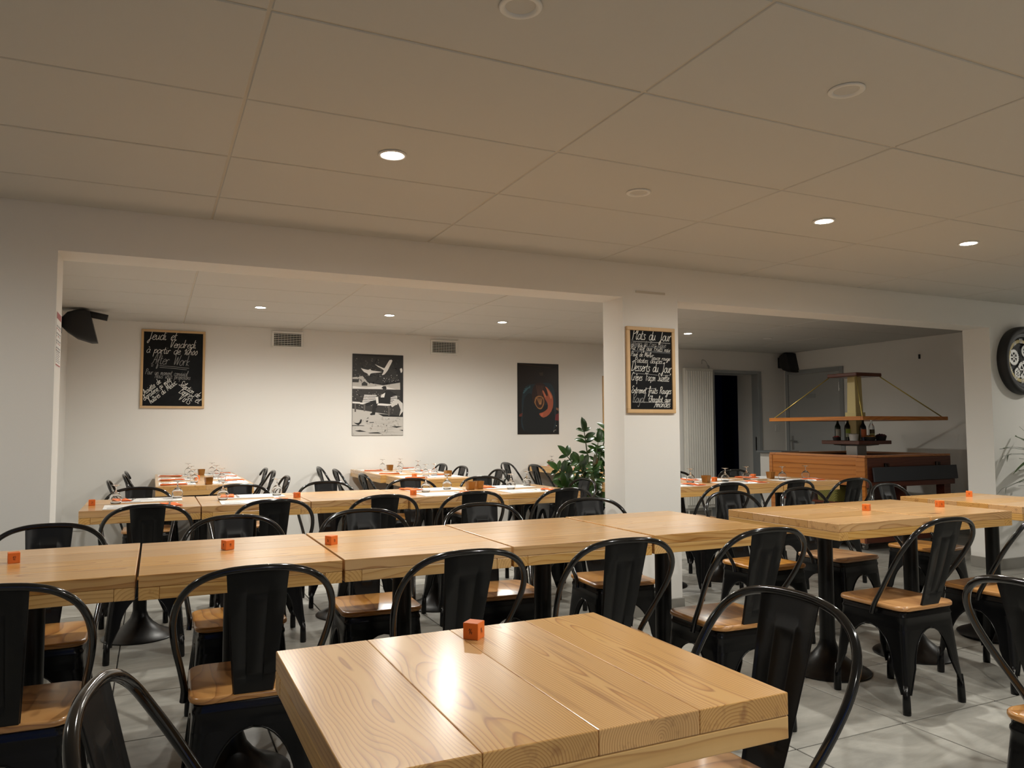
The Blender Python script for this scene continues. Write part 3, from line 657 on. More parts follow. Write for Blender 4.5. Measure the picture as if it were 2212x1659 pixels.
def napkin_mesh():
    bm = nbm()
    def sheet(x0, x1, y0, y1, z, th, w_):
        nx, ny = 7, 4; top = []; bot = []
        for i in range(nx+1):
            a, b = [], []
            for j in range(ny+1):
                x = x0+(x1-x0)*i/nx; y = y0+(y1-y0)*j/ny; h = z+w_*abs(noise.noise(Vector((x*30, y*40, z*99))))
                a.append(bm.verts.new((x, y, h+th))); b.append(bm.verts.new((x, y, h)))
            top.append(a); bot.append(b)
        for i in range(nx):
            for j in range(ny):
                bm.faces.new((top[i][j], top[i+1][j], top[i+1][j+1], top[i][j+1])); bm.faces.new((bot[i][j], bot[i][j+1], bot[i+1][j+1], bot[i+1][j]))
        for i in range(nx):
            bm.faces.new((bot[i][0], bot[i+1][0], top[i+1][0], top[i][0])); bm.faces.new((bot[i+1][ny], bot[i][ny], top[i][ny], top[i+1][ny]))
        for j in range(ny):
            bm.faces.new((bot[0][j+1], bot[0][j], top[0][j], top[0][j+1])); bm.faces.new((bot[nx][j], bot[nx][j+1], top[nx][j+1], top[nx][j]))
    sheet(-.1, .1, -.045, .045, 0, .0018, .002); sheet(-.097, .1, -.043, .04, .0045, .0018, .003)
    me = bpy.data.meshes.new('paper_napkin'); bm.to_mesh(me); bm.free(); me.materials.append(M['napkin']); return me
npm = napkin_mesh()
def fork_mesh():
    bm = nbm(); pts = catmull([(-.09, 0, .001), (-.03, 0, .003), (.03, 0, .006), (.05, 0, .004)], 3); rows = []
    for p in pts:
        w_ = .0075-.004*min(1, (p.x+.09)/.10) if p.x < .03 else .003+.008*(p.x-.03)/.02
        rows.append([(p.x, -w_, p.z), (p.x, w_, p.z), (p.x, w_*.8, p.z+.0018), (p.x, -w_*.8, p.z+.0018)])
    loft(bm, rows)
    for k in range(4): tube(bm, [(.048, -.0095+.0063*k, .0055), (.07, -.0095+.0063*k, .004), (.092, -.0095+.0063*k, .009)], [.0018, .0016, .0008], 5)
    me = bpy.data.meshes.new('fork'); bm.to_mesh(me); bm.free(); me.materials.append(M['cutlery']); return me
def knife_mesh():
    bm = nbm(); loft(bm, [[(x, -w_, 0), (x, w_, 0), (x, w_*.7, h), (x, -w_*.7, h)] for x, w_, h in ((-.1, .007, .004), (-.05, .008, .006), (-.01, .006, .005), (.0, .008, .0025), (.05, .0095, .002), (.09, .006, .0015), (.1, .001, .001))])
    me = bpy.data.meshes.new('table_knife'); bm.to_mesh(me); bm.free(); me.materials.append(M['cutlery']); return me
fkm, knm = fork_mesh(), knife_mesh()
def setting(tk, cx, cy, rz, where, nap=True, side=1, glass_=True, mats=True, gl=None):
    """a guest's place: rz = 0 is a guest on the near side looking along +y"""
    c, s = math.cos(rz), math.sin(rz)
    P = lambda u, v: (cx+u*c-v*s, cy+u*s+v*c)
    if mats:
        o = link('paper_placemat', pmm, None, (cx, cy, TT+.0012)); o.rotation_euler = (0, 0, rz+random.uniform(-.03, .03)); tag(o, 'white printed paper mat '+where, 'placemat', 'printed paper placemats')
    zt = TT+.003
    if nap:
        a = P(.155*side, -.03); o = link('paper_napkin', npm, None, (a[0], a[1], zt)); o.rotation_euler = (0, 0, rz+PI/2+random.uniform(-.25, .25)); tag(o, 'folded orange paper napkin '+where, 'napkin', 'orange paper napkins')
        a = P(.15*side, -.03); o = link('fork', fkm, None, (a[0], a[1], zt+.0095)); o.rotation_euler = (0, 0, rz+PI/2+random.uniform(-.2, .2)); tag(o, 'steel fork on the napkin '+where, 'fork', 'forks on the napkins')
    a = P(.09*side, -.02); o = link('table_knife', knm, None, (a[0], a[1], zt)); o.rotation_euler = (0, 0, rz+PI/2+random.uniform(-.15, .15)); tag(o, 'steel table knife '+where, 'knife', 'table knives')
    if glass_:
        a = gl or P(-.14*side, .11); glass(a[0], a[1], 'upturned stem glass '+where, TT+(.0015 if mats else 0))
TN = {'l0': 'first', 'l1': 'second', 'l3': 'fourth', 'l4': 'fifth'}
for k, nm in TN.items():
    x, y, wx, wy = tables[k]; cx = x+wx/2
    g1 = {'l0': (.15, 5.50), 'l1': (.77, 5.42), 'l3': (1.98, 5.36), 'l4': (2.66, 5.40)}[k]
    g2 = {'l0': (-.20, 5.27), 'l1': (.41, 5.24), 'l3': (1.76, 5.2), 'l4': (2.40, 5.14)}[k]
    setting(k, cx+(.0 if k != 'l4' else -.02), y+.165, 0, f'on near side, {nm} laid table left of the pillar', gl=g2)
    setting(k, cx+(.03 if k != 'l4' else -.02), y+wy-.165, PI, f'on far side, {nm} laid table left of the pillar', gl=g1)
gb = {'b0': ((4.0, 5.08), None), 'b1': ((4.31, 5.02), (4.64, 5.13)), 'b2': ((4.9, 4.98), (5.19, 5.0))}
for i, k in enumerate(('b0', 'b1', 'b2')):
    x, y, wx, wy = tables[k]; cx = x+wx/2; nm = ['beside the pillar', 'in the middle', 'nearest the buffet'][i]
    setting(k, cx, y+.17, 0, f'on near side of the buffet side table {nm}', gl=gb[k][0])
    setting(k, cx, y+wy-.17, PI, f'on far side of the buffet side table {nm}', gl=gb[k][1], glass_=gb[k][1] is not None)
for col, ks in (('left', ('A0', 'A1', 'A2')), ('middle', ('B0', 'B1', 'B2'))):
    for i, k in enumerate(ks):
        x, y, wx, wy = tables[k]; cy = y+wy/2
        for sd, (cx, rz) in (('left', (x+.165, -PI/2)), ('right', (x+wx-.165, PI/2))):
            off = .04 if sd == 'left' else -.04
            setting(k, cx, cy, rz, f'on the {sd} of the {col} table column, {W3[i]}', gl=((x+.30, cy+.06) if sd == 'left' else (x+wx-.22, cy+.12)))
for i, k in enumerate(('C0', 'C1', 'C2')):
    x, y, wx, wy = tables[k]
    setting(k, x+.165, y+wy/2, -PI/2, f'on the table column behind the plant, {W3[i]}', glass_=i == 0, gl=(4.42, 8.28))

def pot_thing(x, y, label, rz=.2):
    a, b, h = .025, .031, .058
    bm = nbm(); pr = lambda s, z: [(p, q, z) for p, q in rrect(s, s, .007, 3)]
    loft(bm, [pr(a, 0), pr(b, h), pr(b-.0025, h), pr(a-.0025, .006)], capt=True)
    o = mesh_obj('condiment_pot', bm, M['pot'], smooth=PI/5); o.location = (x, y, TT+.001); o.rotation_euler = (0, 0, rz)
    bm = nbm(); loft(bm, [pr(a-.0015, .02), pr(b-.004, .05)]); mesh_obj('sachets', bm, M['pot_dark'], o)
    tag(o, label, 'pot', 'amber condiment pots')
for x, y, l in ((.44, 8.26, 'amber condiment pot on the left table column nearest the wall'), (.42, 6.80, 'amber condiment pot on the left table column nearest us'), (2.36, 8.2, 'amber condiment pot behind a glass on the middle table column'),
                (2.52, 6.80, 'amber condiment pot alone on the nearest middle column table'), (2.125, 5.26, 'larger of two amber pots on the laid row, left one'), (2.21, 5.30, 'amber pot pushed against another on the laid row, right one'),
                (4.46, 8.38, 'amber condiment pot behind the plant by the far wall'), (4.12, 5.03, 'amber condiment pot on the laid table next to the pillar'), (4.95, 5.17, 'amber condiment pot on the laid tables before the buffet')):
    pot_thing(x, y, l)
# ------------------------------------------------------------------ things on the walls
def XZ(x0, y, z0):
    return lambda u, v: (x0+u, y, z0+v)
def board(name, x0, x1, z0, z1, y, fw, label, lines, rules, cat='blackboard', thick=.022):
    t = empty(name, ((x0+x1)/2, y, z0), label=label, cat=cat); cx = (x0+x1)/2
    def rel(bm):
        bmesh.ops.translate(bm, verts=bm.verts, vec=(-cx, -y, -z0)); return bm
    for d in ((x0, x1, z0, z0+fw), (x0, x1, z1-fw, z1), (x0, x0+fw, z0+fw, z1-fw), (x1-fw, x1, z0+fw, z1-fw)):
        bm = nbm(); box(bm, d[0], d[1], y-thick, y, d[2], d[3], bev=.004, seg=2); mesh_obj('frame_rail', rel(bm), M['frame_wood'], t)
    bm = nbm(); box(bm, x0+fw-.003, x1-fw+.003, y-thick*.55, y-.002, z0+fw-.003, z1-fw+.003); mesh_obj('slate', rel(bm), M['slate'], t)
    iw, ih = x1-x0-2*fw, z1-z0-2*fw; put = lambda u, v: (x0+fw+u-cx, -thick*.55-.0006, fw+v)
    for k, (tx, a, b, sw, ysc, soft) in enumerate(lines):
        bm = nbm(); write(bm, tx, (a[0]*iw, (1-a[1])*ih), (b[0]*iw, (1-b[1])*ih), sw*.78, put, ysc*1.08); mesh_obj('chalk_line', bm, M['chalk_soft' if soft else 'chalk'], t)
    bm = nbm()
    bs = nbm()
    for a, b, sw in rules: ribbon(bs if sw > .01 else bm, [(a[0]*iw, (1-a[1])*ih), ((a[0]+b[0])/2*iw, (1-(a[1]+b[1])/2+.002)*ih), (b[0]*iw, (1-b[1])*ih)], sw, put)
    if rules: mesh_obj('chalk_rules', bm, M['chalk_soft'], t); mesh_obj('chalk_smear', bs, flat('smeared_chalk', 62, 64, 66), t)
    return t
board('chalk_board', -.135, .475, 1.478, 2.289, BACK, .024, 'large framed blackboard announcing After Work on the far wall', [
    ('Jeudi et', (.05, .105), (.54, .105), .0062, 1.0, 0), ('Vendredi', (.42, .205), (.87, .205), .0058, .95, 0), ('à partir de 16h00', (.04, .285), (.90, .30), .0056, .95, 0),
    ('After Work', (.13, .43), (.76, .45), .006, 1.15, 1), ('Pour un moment convivial', (.03, .575), (.74, .595), .0042, 1.25, 1), ('Nous vous proposons', (.19, .625), (.79, .64), .0042, 1.1, 1),
    ('Assiette de', (.03, .86), (.30, .685), .0058, 1., 0), ('charcuterie ou mixte', (.03, .935), (.47, .66), .0052, 1.15, 0), ('huîtres du Médoc', (.14, .975), (.57, .70), .0056, 1.1, 0),
    ('Sélection de', (.59, .71), (.93, .885), .0056, 1.1, 0), ('Bières et', (.59, .815), (.94, .965), .0056, 1.1, 0), ('Vins', (.58, .905), (.78, .98), .0056, 1.05, 0)],
    [((.27, .455), (.77, .482), .004), ((.27, .478), (.73, .503), .004), ((.13, .45), (.17, .448), .004), ((.13, .467), (.16, .465), .004), ((.22, .845), (.31, .775), .004)])
board('chalk_board', 2.862, 3.258, 1.352, 1.938, BY0, .026, 'narrow framed blackboard headed Plats du Jour on the white pillar', [
    ('Plats du Jour', (.05, .115), (.98, .118), .0056, 1.1, 0), ('Travers de Porc laqué', (.01, .19), (.86, .20), .0032, .95, 1), ('Riz Pilaf aux Fruits noix', (.02, .245), (.96, .26), .0032, .95, 0),
    ('Pavé de Merlu', (.02, .33), (.52, .335), .0032, .95, 0), ('Sauce rouge', (.50, .362), (.95, .37), .0032, .8, 0), ('Patates douces', (.10, .408), (.76, .413), .0036, .8, 0),
    ('Desserts du Jour', (.02, .515), (.98, .528), .0050, 1.2, 0), ('Crêpes "Façon Suzette"', (.02, .635), (.95, .64), .0040, 1.3, 0), ('Entremet fruits Rouges', (.02, .795), (.97, .80), .0046, 1.1, 0),
    ('Royal', (.04, .915), (.33, .915), .0040, 1.1, 1), ('Chocolat aux', (.42, .905), (.95, .905), .0042, 1.0, 0), ('Amandes', (.55, .972), (.94, .972), .0040, 1.0, 0)],
    [((.08, .142), (.97, .145), .005), ((.02, .20), (.84, .208), .012), ((.05, .262), (.97, .27), .012), ((.37, .285), (.52, .287), .0035), ((.05, .545), (.66, .562), .003), ((.78, .562), (.97, .562), .003), ((.36, .735), (.59, .737), .004), ((.42, .865), (.58, .865), .004), ((.06, .91), (.95, .915), .004)])
board('chalk_board', 5.385, 5.95, 1.16, 1.95, BACK, .024, 'framed blackboard on the far wall almost wholly hidden behind the pillar', [], [])

for x0, x1, z0, z1, lb in ((1.149, 1.489, 2.15, 2.338, 'white air vent right of the large blackboard'), (2.98, 3.324, 2.146, 2.326, 'white air vent between the two photo prints'), (5.396, 5.73, 2.136, 2.33, 'white air vent almost hidden by the pillar')):
    t = empty('air_vent', (x0, BACK, z0), label=lb, cat='vent', group='air vents on the far wall'); W_, H_ = x1-x0, z1-z0; f = .024
    bm = nbm()
    for d in ((0, W_, 0, f), (0, W_, H_-f, H_), (0, f, f, H_-f), (W_-f, W_, f, H_-f)): box(bm, d[0], d[1], -.018, 0, d[2], d[3], bev=.003)
    mesh_obj('vent_frame', bm, M['white'], t)
    bm = nbm(); box(bm, f, W_-f, -.002, 0, f, H_-f); mesh_obj('duct', bm, M['black_plastic'], t)
    n = 7; bm = nbm(); box(bm, f, W_-f, -.014, -.006, -.0022, .0022); bmesh.ops.rotate(bm, verts=bm.verts, cent=(W_/2, -.01, 0), matrix=Matrix.Rotation(.5, 3, 'X')); me = bpy.data.meshes.new('slat'); bm.to_mesh(me); bm.free(); me.materials.append(M['white'])
    for k in range(n): link('slat', me, t, (0, 0, f+(H_-2*f)*(k+.5)/n))
    bm = nbm(); box(bm, -.0012, .0012, -.006, -.003, f, H_-f); me = bpy.data.meshes.new('vane'); bm.to_mesh(me); bm.free(); me.materials.append(M['tbar'])
    for k in range(9): link('vane', me, t, (f+(W_-2*f)*(k+.5)/9, 0, 0))

def print_thing(x0, x1, z0, z1, label, build):
    t = box_obj('photo_print', (0, x1-x0, -.006, 0, 0, z1-z0), flat('print_edge', 60, 58, 56)); t.location = (x0, BACK, z0); tag(t, label, 'poster')
    mats, bm = [], nbm(); idx = {}; W_, H_ = x1-x0, z1-z0; lay = [0]
    def poly(col, pts, sm=0):
        k = tuple(col)
        if k not in idx: idx[k] = len(mats); m_ = flat('print_tone', *col); mats.append(m_)
        if sm: pts = [(q.x, q.y) for q in catmull([(a, b, 0) for a, b in pts+[pts[0]]], sm)][:-1]
        lay[0] += 1; y = -.0063-.000006*lay[0]
        vs = [bm.verts.new((min(max(a, .004), .996)*W_, y, (1-min(max(b, .003), .997))*H_)) for a, b in pts]
        f = bm.faces.new(vs); f.material_index = idx[k]
        if f.normal.y > 0: f.normal_flip()
        f.normal_update()
        if f.normal.y > 0: f.normal_flip()
    build(poly); bmesh.ops.triangulate(bm, faces=bm.faces[:]); mesh_obj('printed_picture', bm, mats, t); return t
def park(P):
    rnd = random.Random(5); sp = lambda c, n, u0, u1, v0, v1, s: [P(c, [(a+s*rnd.uniform(-1, 1), b+s*.6*rnd.uniform(-1, 1)) for _ in range(5)]) for a, b in ((rnd.uniform(u0, u1), rnd.uniform(v0, v1)) for _ in range(n))]
    K, D, G, L_, W_ = (20, 20, 20), (52, 50, 48), (120, 117, 112), (190, 187, 181), (232, 230, 226)
    P(K, [(0, 0), (1, 0), (1, .5), (0, .5)])
    P((44, 43, 41), [(0, .02), (.75, .03), (.9, .3), (.5, .36), (0, .3)]); sp(G, 46, .02, .6, .05, .28, .02); sp(D, 60, .05, .95, .04, .3, .025)
    P(L_, [(0, .29), (.2, .27), (.3, .35), (.6, .38), (.95, .34), (.95, .47), (0, .47)]); sp(K, 40, .1, .9, .24, .38, .028); sp(W_, 24, .5, .95, .24, .36, .013)
    P(D, [(.0, .31), (.13, .31), (.12, .35), (0, .35)]); P(D, [(.18, .36), (.23, .335), (.29, .36), (.29, .39), (.18, .39)], 0)
    P(W_, [(0, .395), (.25, .41), (.6, .385), (.86, .43), (.55, .425), (0, .425)]); P(W_, [(.5, .42), (.6, .385), (.86, .43)])
    P(D, [(0, .43), (1, .43), (1, .76), (0, .76)])
    sp(L_, 70, 0, 1, .44, .72, .016); sp(K, 70, 0, 1, .44, .74, .018)
    P(K, [(.93, .2), (1, .2), (1, .8), (.95, .7)])
    P(L_, [(0, .67), (.4, .71), (1, .765), (1, 1), (0, 1)]); sp((168, 165, 158), 60, 0, 1, .78, .99, .03)
    for k in range(16): P((150, 147, 141), [(rnd.uniform(0, .5), .8+.012*k), (rnd.uniform(.6, 1), .805+.012*k), (rnd.uniform(.6, 1), .8075+.012*k)])
    P(K, [(.5, .73), (1, .755), (1, .77), (.6, .765)])
    for k in range(6):
        a = .50+.02*k; P(W_, [(.23-.008*k, a), (.47-.0*k, a+.002), (.47, a+.014), (.225-.008*k, a+.013)]); P(W_, [(.74, a+.005), (.88, a+.008), (.88, a+.02), (.74, a+.016)])
    P(W_, [(.15, .595), (.6, .605), (.78, .615), (.72, .635), (.15, .615)]); P(W_, [(0, .585), (.15, .59), (.15, .61), (0, .605)])
    for u, v0, v1 in ((.045, .61, .71), (.7, .63, .755), (.22, .61, .7)): P((96, 92, 88), [(u, v0), (u+.03, v0), (u+.03, v1), (u, v1)])
    P(K, [(.64, .45), (.72, .44), (.86, .49), (.86, .505), (.75, .52), (.74, .6), (.5, .605), (.47, .64), (.44, .745), (.36, .75), (.34, .735), (.38, .72), (.4, .62), (.28, .64), (.24, .61), (.4, .57), (.5, .56), (.56, .5)])
    P(W_, [(.56, .5), (.64, .47), (.62, .53), (.55, .53)]); P(W_, [(.45, .53), (.5, .52), (.51, .6), (.47, .61)]); P(D, [(.58, .40), (.66, .40), (.66, .43), (.6, .445)]); P(K, [(.56, .415), (.6, .39), (.65, .39), (.67, .42)])
    P(W_, [(.16, .175), (.3, .195), (.345, .18), (.37, .2), (.58, .215), (.42, .23), (.35, .24), (.32, .27), (.29, .24), (.22, .22)], 2)
    P(W_, [(.43, .12), (.6, .165), (.64, .15), (.72, .065), (.78, .07), (.72, .15), (.69, .19), (.62, .245), (.57, .25), (.61, .195), (.5, .155)], 2)
    P(W_, [(.93, .17), (.97, .16), (.98, .2), (.95, .22)], 2); P((206, 203, 198), [(.74, .62), (.82, .56), (.9, .55), (.99, .6), (1, .7), (.92, .76), (.95, .68), (.9, .6), (.78, .65)])
    P(K, [(.03, .84), (.1, .845), (.14, .835), (.165, .80), (.185, .805), (.18, .835), (.14, .865), (.11, .87)], 2); P(K, [(0, .87), (.22, .875), (.25, .882), (0, .88)])
    P(K, [(.33, .836), (.42, .834), (.42, .842), (.34, .844)]); P(K, [(.75, .885), (.99, .886), (.87, .905)]); P(K, [(.05, .94), (.15, .93), (.28, .95), (.14, .952)]); P(K, [(.3, .965), (.5, .958), (.58, .975), (.35, .972)]); P(K, [(.92, .93), (1, .93), (1, .945)])
print_thing(2.042, 2.644, 1.18, 2.12, 'black and white photo print of doves and a man on a park bench', park)
def bun(P):
    P((20, 17, 16), [(0, 0), (1, 0), (1, 1), (0, 1)]); P((30, 24, 23), [(.02, .05), (.98, .06), (.95, .4), (.05, .4)]); P((14, 13, 14), [(0, .62), (1, .62), (1, 1), (0, 1)])
    P((52, 34, 26), [(.05, .01), (.8, .05), (.8, .06), (.05, .025)]); P((58, 44, 36), [(.52, .13), (.62, .12), (.61, .17), (.54, .17)])
    P((24, 42, 50), [(.1, .5), (.14, .38), (.24, .31), (.42, .29), (.74, .27), (.86, .33), (.91, .46), (.93, .66), (.85, .95), (.15, .95), (.1, .66)], 4)
    P((14, 20, 24), [(.16, .5), (.3, .42), (.6, .6), (.84, .55), (.85, .95), (.16, .95)], 3)
    for k in range(4): P((58, 90, 98), [(.12+.02*k, .42-.03*k), (.3, .315+.012*k), (.31, .32+.012*k), (.15+.02*k, .43-.03*k)])
    P((46, 26, 20), [(.34, .45), (.38, .33), (.5, .27), (.66, .3), (.74, .44), (.66, .58), (.5, .62), (.38, .56)], 4)
    for k in range(5): P((98, 62, 44), [(.45+.04*k, .31), (.46+.04*k, .31), (.50+.02*k, .46), (.49+.02*k, .46)])
    P((150, 104, 62), [(.4, .55), (.43, .48), (.52, .455), (.62, .48), (.64, .56), (.58, .64), (.5, .64), (.44, .6)], 4); P((60, 34, 22), [(.43, .55), (.46, .495), (.52, .475), (.6, .49), (.62, .55), (.57, .62), (.5, .625), (.45, .59)], 4)
    for k in range(4): P((176, 126, 78), [(.46+.04*k, .49), (.475+.04*k, .488), (.53+.012*k, .58), (.52+.01*k, .58)])
    P((160, 84, 58), [(.66, .325), (.72, .34), (.82, .42), (.86, .5), (.85, .62), (.76, .72), (.62, .765), (.54, .735), (.52, .705), (.6, .69), (.72, .64), (.72, .56), (.66, .5), (.6, .41), (.6, .38), (.63, .385), (.7, .46), (.73, .44), (.7, .36)], 2)
    P((198, 116, 80), [(.68, .33), (.74, .37), (.83, .46), (.8, .5), (.74, .42)], 2); P((196, 112, 80), [(.605, .375), (.63, .39), (.69, .47), (.66, .48)]); P((188, 96, 70), [(.55, .71), (.62, .70), (.6, .75), (.56, .745)])
    P((104, 34, 38), [(.92, .72), (1, .70), (1, .81), (.9, .8)]); P((120, 84, 60), [(.93, .62), (1, .63), (1, .67), (.93, .65)]); P((214, 210, 200), [(.92, .875), (.95, .875), (.94, .89)]); P((92, 44, 36), [(.04, .72), (.12, .70), (.1, .75), (.03, .75)])
    P((150, 148, 144), [(.86, .97), (.87, .945), (.93, .935), (.93, .94), (.88, .95), (.875, .97)])
print_thing(4.133, 4.722, 1.182, 2.083, 'dark colour photo print of a bowed head with a hair bun', bun)

# safety notice on the reveal of the left wall
nt = box_obj('paper_notice', (-.0005, 0, -.095, .095, 0, .27), M['paper']); nt.location = (JX+.0012, 4.425, 1.57); tag(nt, 'white notice with a red heading stuck inside the left wall opening', 'notice')
bm = nbm(); red = flat('notice_red', 168, 60, 62); put = lambda u, v: (.0006, u, v)
def quad(a, b, c, d, mi):
    f = bm.faces.new([bm.verts.new(put(*p)) for p in ((a, c), (b, c), (b, d), (a, d))]); f.material_index = mi
quad(-.092, .092, .235, .267, 0); quad(-.092, .092, .003, .009, 0); rr = random.Random(2)
for r in range(4):
    for k in range(3):
        quad(-.085+.06*k, -.04+.06*k, .195-.036*r, .203-.036*r, 1); quad(-.085+.06*k, -.06+.06*k, .182-.036*r, .19-.036*r, rr.choice((0, 1)))
for r in range(7): quad(-.085, .03+rr.uniform(0, .05), .02+.009*r, .0235+.009*r, 1)
mesh_obj('notice_print', bm, [red, M['ink']], nt)

# wall clock
def clock():
    t = empty('wall_clock', (7.095, BY0, 1.845), label='big round wall clock with a tyre-like black rim, cut by the right edge', cat='clock')
    def ring(prof, n=56):                                    # profile (radius, distance from the wall)
        bm = nbm(); lathe(bm, prof, n); bmesh.ops.rotate(bm, verts=bm.verts, cent=(0, 0, 0), matrix=Matrix.Rotation(PI/2, 3, 'X')); return bm
    mesh_obj('rim', ring([(.30, 0), (.308, .02), (.308, .065), (.30, .082), (.285, .088), (.262, .086), (.25, .075), (.25, .01)]), M['black_plastic'], t, smooth=PI/4)
    mesh_obj('inner_ring', ring([(.252, .06), (.245, .066), (.215, .055), (.21, .02)]), M['grey_panel'], t, smooth=PI/4)
    bm = ring([(.25, .012), (0, .012)]); mesh_obj('dial_back', bm, M['black_plastic'], t)
    bm = nbm(); n = 60; R = []                               # toothed ring
    for k in range(n):
        for f_ in (0, .5):
            r = .196 if f_ == 0 else .186; a = 2*PI*(k+f_)/n; R.append((math.cos(a)*r, math.sin(a)*r))
    o_ = [bm.verts.new((x, -.032, z)) for x, z in R]; i_ = [bm.verts.new((x*.86, -.032, z*.86)) for x, z in R]; o2 = [bm.verts.new((x, -.022, z)) for x, z in R]
    for k in range(len(R)):
        j = (k+1) % len(R); bm.faces.new((o_[k], i_[k], i_[j], o_[j])); bm.faces.new((o2[k], o_[k], o_[j], o2[j]))
    mesh_obj('toothed_ring', bm, M['cream'], t)
    for gx, gz, r in ((-.1, .03, .075), (.04, -.08, .09), (.07, .09, .06), (-.05, -.11, .05)):
        bm = nbm(); nn = 24; pts = [(gx+math.cos(2*PI*(k/2)/nn)*(r if k % 2 else r*.88), gz+math.sin(2*PI*(k/2)/nn)*(r if k % 2 else r*.88)) for k in range(nn*2)]
        A = [bm.verts.new((x, -.03, z)) for x, z in pts]; B = [bm.verts.new((gx+(x-gx)*.62, -.03, gz+(z-gz)*.62)) for x, z in pts]
        for k in range(len(pts)): j = (k+1) % len(pts); bm.faces.new((A[k], B[k], B[j], A[j]))
        for s in range(3):
            a = s*PI/3; ribbon(bm, [(gx-math.cos(a)*r*.7, gz-math.sin(a)*r*.7), (gx+math.cos(a)*r*.7, gz+math.sin(a)*r*.7)], .012, lambda u, v: (u, -.0305, v))
        mesh_obj('gear', bm, M['steel'], t)
    for h, num in enumerate(('XII', 'I', 'II', 'III', 'IIII', 'V', 'VI', 'VII', 'VIII', 'IX', 'X', 'XI')):
        bm = nbm(); a = PI/2-h*PI/6; wd = {'I': .012, 'V': .024, 'X': .026}; tot = sum(wd[c] for c in num); x = -tot/2
        put = lambda u, v: ((.182+v)*math.cos(a)+u*math.sin(a), -.036, (.182+v)*math.sin(a)-u*math.cos(a))
        for c in num:
            w_ = wd[c]
            for q in {'I': [((0, -.022), (0, .022))], 'V': [((-.008, .022), (0, -.022)), ((.008, .022), (0, -.022))], 'X': [((-.009, .022), (.009, -.022)), ((.009, .022), (-.009, -.022))]}[c]:
                ribbon(bm, [(x+w_/2+q[0][0], q[0][1]), (x+w_/2+q[1][0], q[1][1])], .005, put)
            x += w_
        mesh_obj('numeral', bm, M['steel'], t)
    for ln, a in ((.15, 1.9), (.1, .4)):
        bm = nbm(); ribbon(bm, [(-.02*math.cos(a), -.02*math.sin(a)), (ln*math.cos(a), ln*math.sin(a))], .009, lambda u, v: (u, -.042, v)); mesh_obj('hand', bm, M['black_plastic'], t)
clock()

# loudspeakers
def speaker(loc, rz, label, tubey):
    t = empty('wall_speaker', loc, rz, label=label, cat='speaker', group='black wall speakers')
    box_obj('wall_plate', (-.05, .05, -.012, 0, -.10, .06), M['black_plastic'], t, bev=.005)
    bm = nbm(); loops = []
    for d, hx, hz, zc in ((-.012, .03, .04, .0), (-.06, .07, .09, .0), (-.14, .10, .13, -.015), (-.22, .112, .15, -.03), (-.27, .105, .142, -.035)):
        loops.append([(x, d+(.035*(z/hz) if d < -.2 else 0), z+zc) for x, z in rrect(hx, hz, min(hx, hz)*.35, 4)])
    loft(bm, loops); mesh_obj('cabinet', bm, M['black_plastic'], t, smooth=PI/5)
    if tubey:
        bm = nbm(); tube(bm, [(.02, -.22, .09), (.02, -.38, .06)], .03, 12); mesh_obj('camera_tube', bm, M['black_plastic'], t, smooth=PI/4)
        bm = nbm(); tube(bm, [(.02, -.379, .0602), (.02, -.383, .0594)], .02, 12); mesh_obj('lens', bm, M['steel'], t)
speaker((LEFT+.001, 7.95, 2.235), PI/2, 'black wall speaker with a small tube high in the left corner', True)
speaker((8.52, BACK-.001, 2.245), 0., 'black wall speaker high in the corner above the grey door', False)
bm = nbm(); box(bm, 8.391, 8.479, BACK-.009, BACK, 1.2, 1.3, bev=.004); sw = mesh_obj('light_switch', bm, M['white']); tag(sw, 'white double switch plate between doorway and corner', 'switch')
box_obj('rocker', (8.402, 8.433, BACK-.012, BACK-.009, 1.215, 1.285), M['white'], sw, bev=.002); box_obj('rocker', (8.437, 8.468, BACK-.012, BACK-.009, 1.215, 1.285), M['white'], sw, bev=.002)
bm = nbm(); box(bm, -.70, -.60, BACK-.01, BACK, .27, .35, bev=.004); so = mesh_obj('wall_socket', bm, M['white']); tag(so, 'white wall socket low on the far wall behind the left chairs', 'socket')
bm = nbm(); lathe(bm, [(.0, -.0), (.019, 0), (.022, .003)], 16); bmesh.ops.rotate(bm, verts=bm.verts, cent=(0, 0, 0), matrix=Matrix.Rotation(PI/2, 3, 'X')); bmesh.ops.translate(bm, verts=bm.verts, vec=(-.65, BACK-.0105, .31)); mesh_obj('socket_well', bm, M['tbar'], so)
nl = box_obj('wall_hook', (RIGHT-.02, RIGHT, 6.385, 6.40, 2.10, 2.155), M['black_plastic']); tag(nl, 'tiny dark hook high on the right hand wall', 'hook')

# radiator
rt = empty('radiator', (6.66, BACK-.003, .14), label='tall white panel radiator standing between pillar and dark doorway', cat='radiator')
box_obj('back_panel', (0, .505, -.10, -.045, 0, 1.955), M['radiator'], rt, bev=.01)
bm = nbm(); loft(bm, [[(x, y, z) for x, y in ((-.0165, -.098), (-.012, -.116), (-.004, -.126), (.004, -.126), (.012, -.116), (.0165, -.098))] for z in (.05, 1.91)]); me = bpy.data.meshes.new('flute'); bm.to_mesh(me); bm.free(); me.materials.append(M['radiator'])
for k in range(12): link('flute', me, rt, (.035+.0395*k, .006, 0))
box_obj('bracket', (.1, .14, -.045, 0, .3, .4), M['radiator'], rt); box_obj('bracket', (.36, .40, -.045, 0, 1.6, 1.7), M['radiator'], rt)
bm = nbm(); tube(bm, [(.45, -.07, 1.955), (.45, -.07, 1.985), (.45, -.05, 2.0)], .012, 8); tube(bm, catmull([(.45, -.05, 2.0), (.43, -.03, 2.06), (.37, -.03, 2.08), (.36, -.03, 2.02)], 4), .004, 6); mesh_obj('bleed_valve', bm, M['steel'], rt)
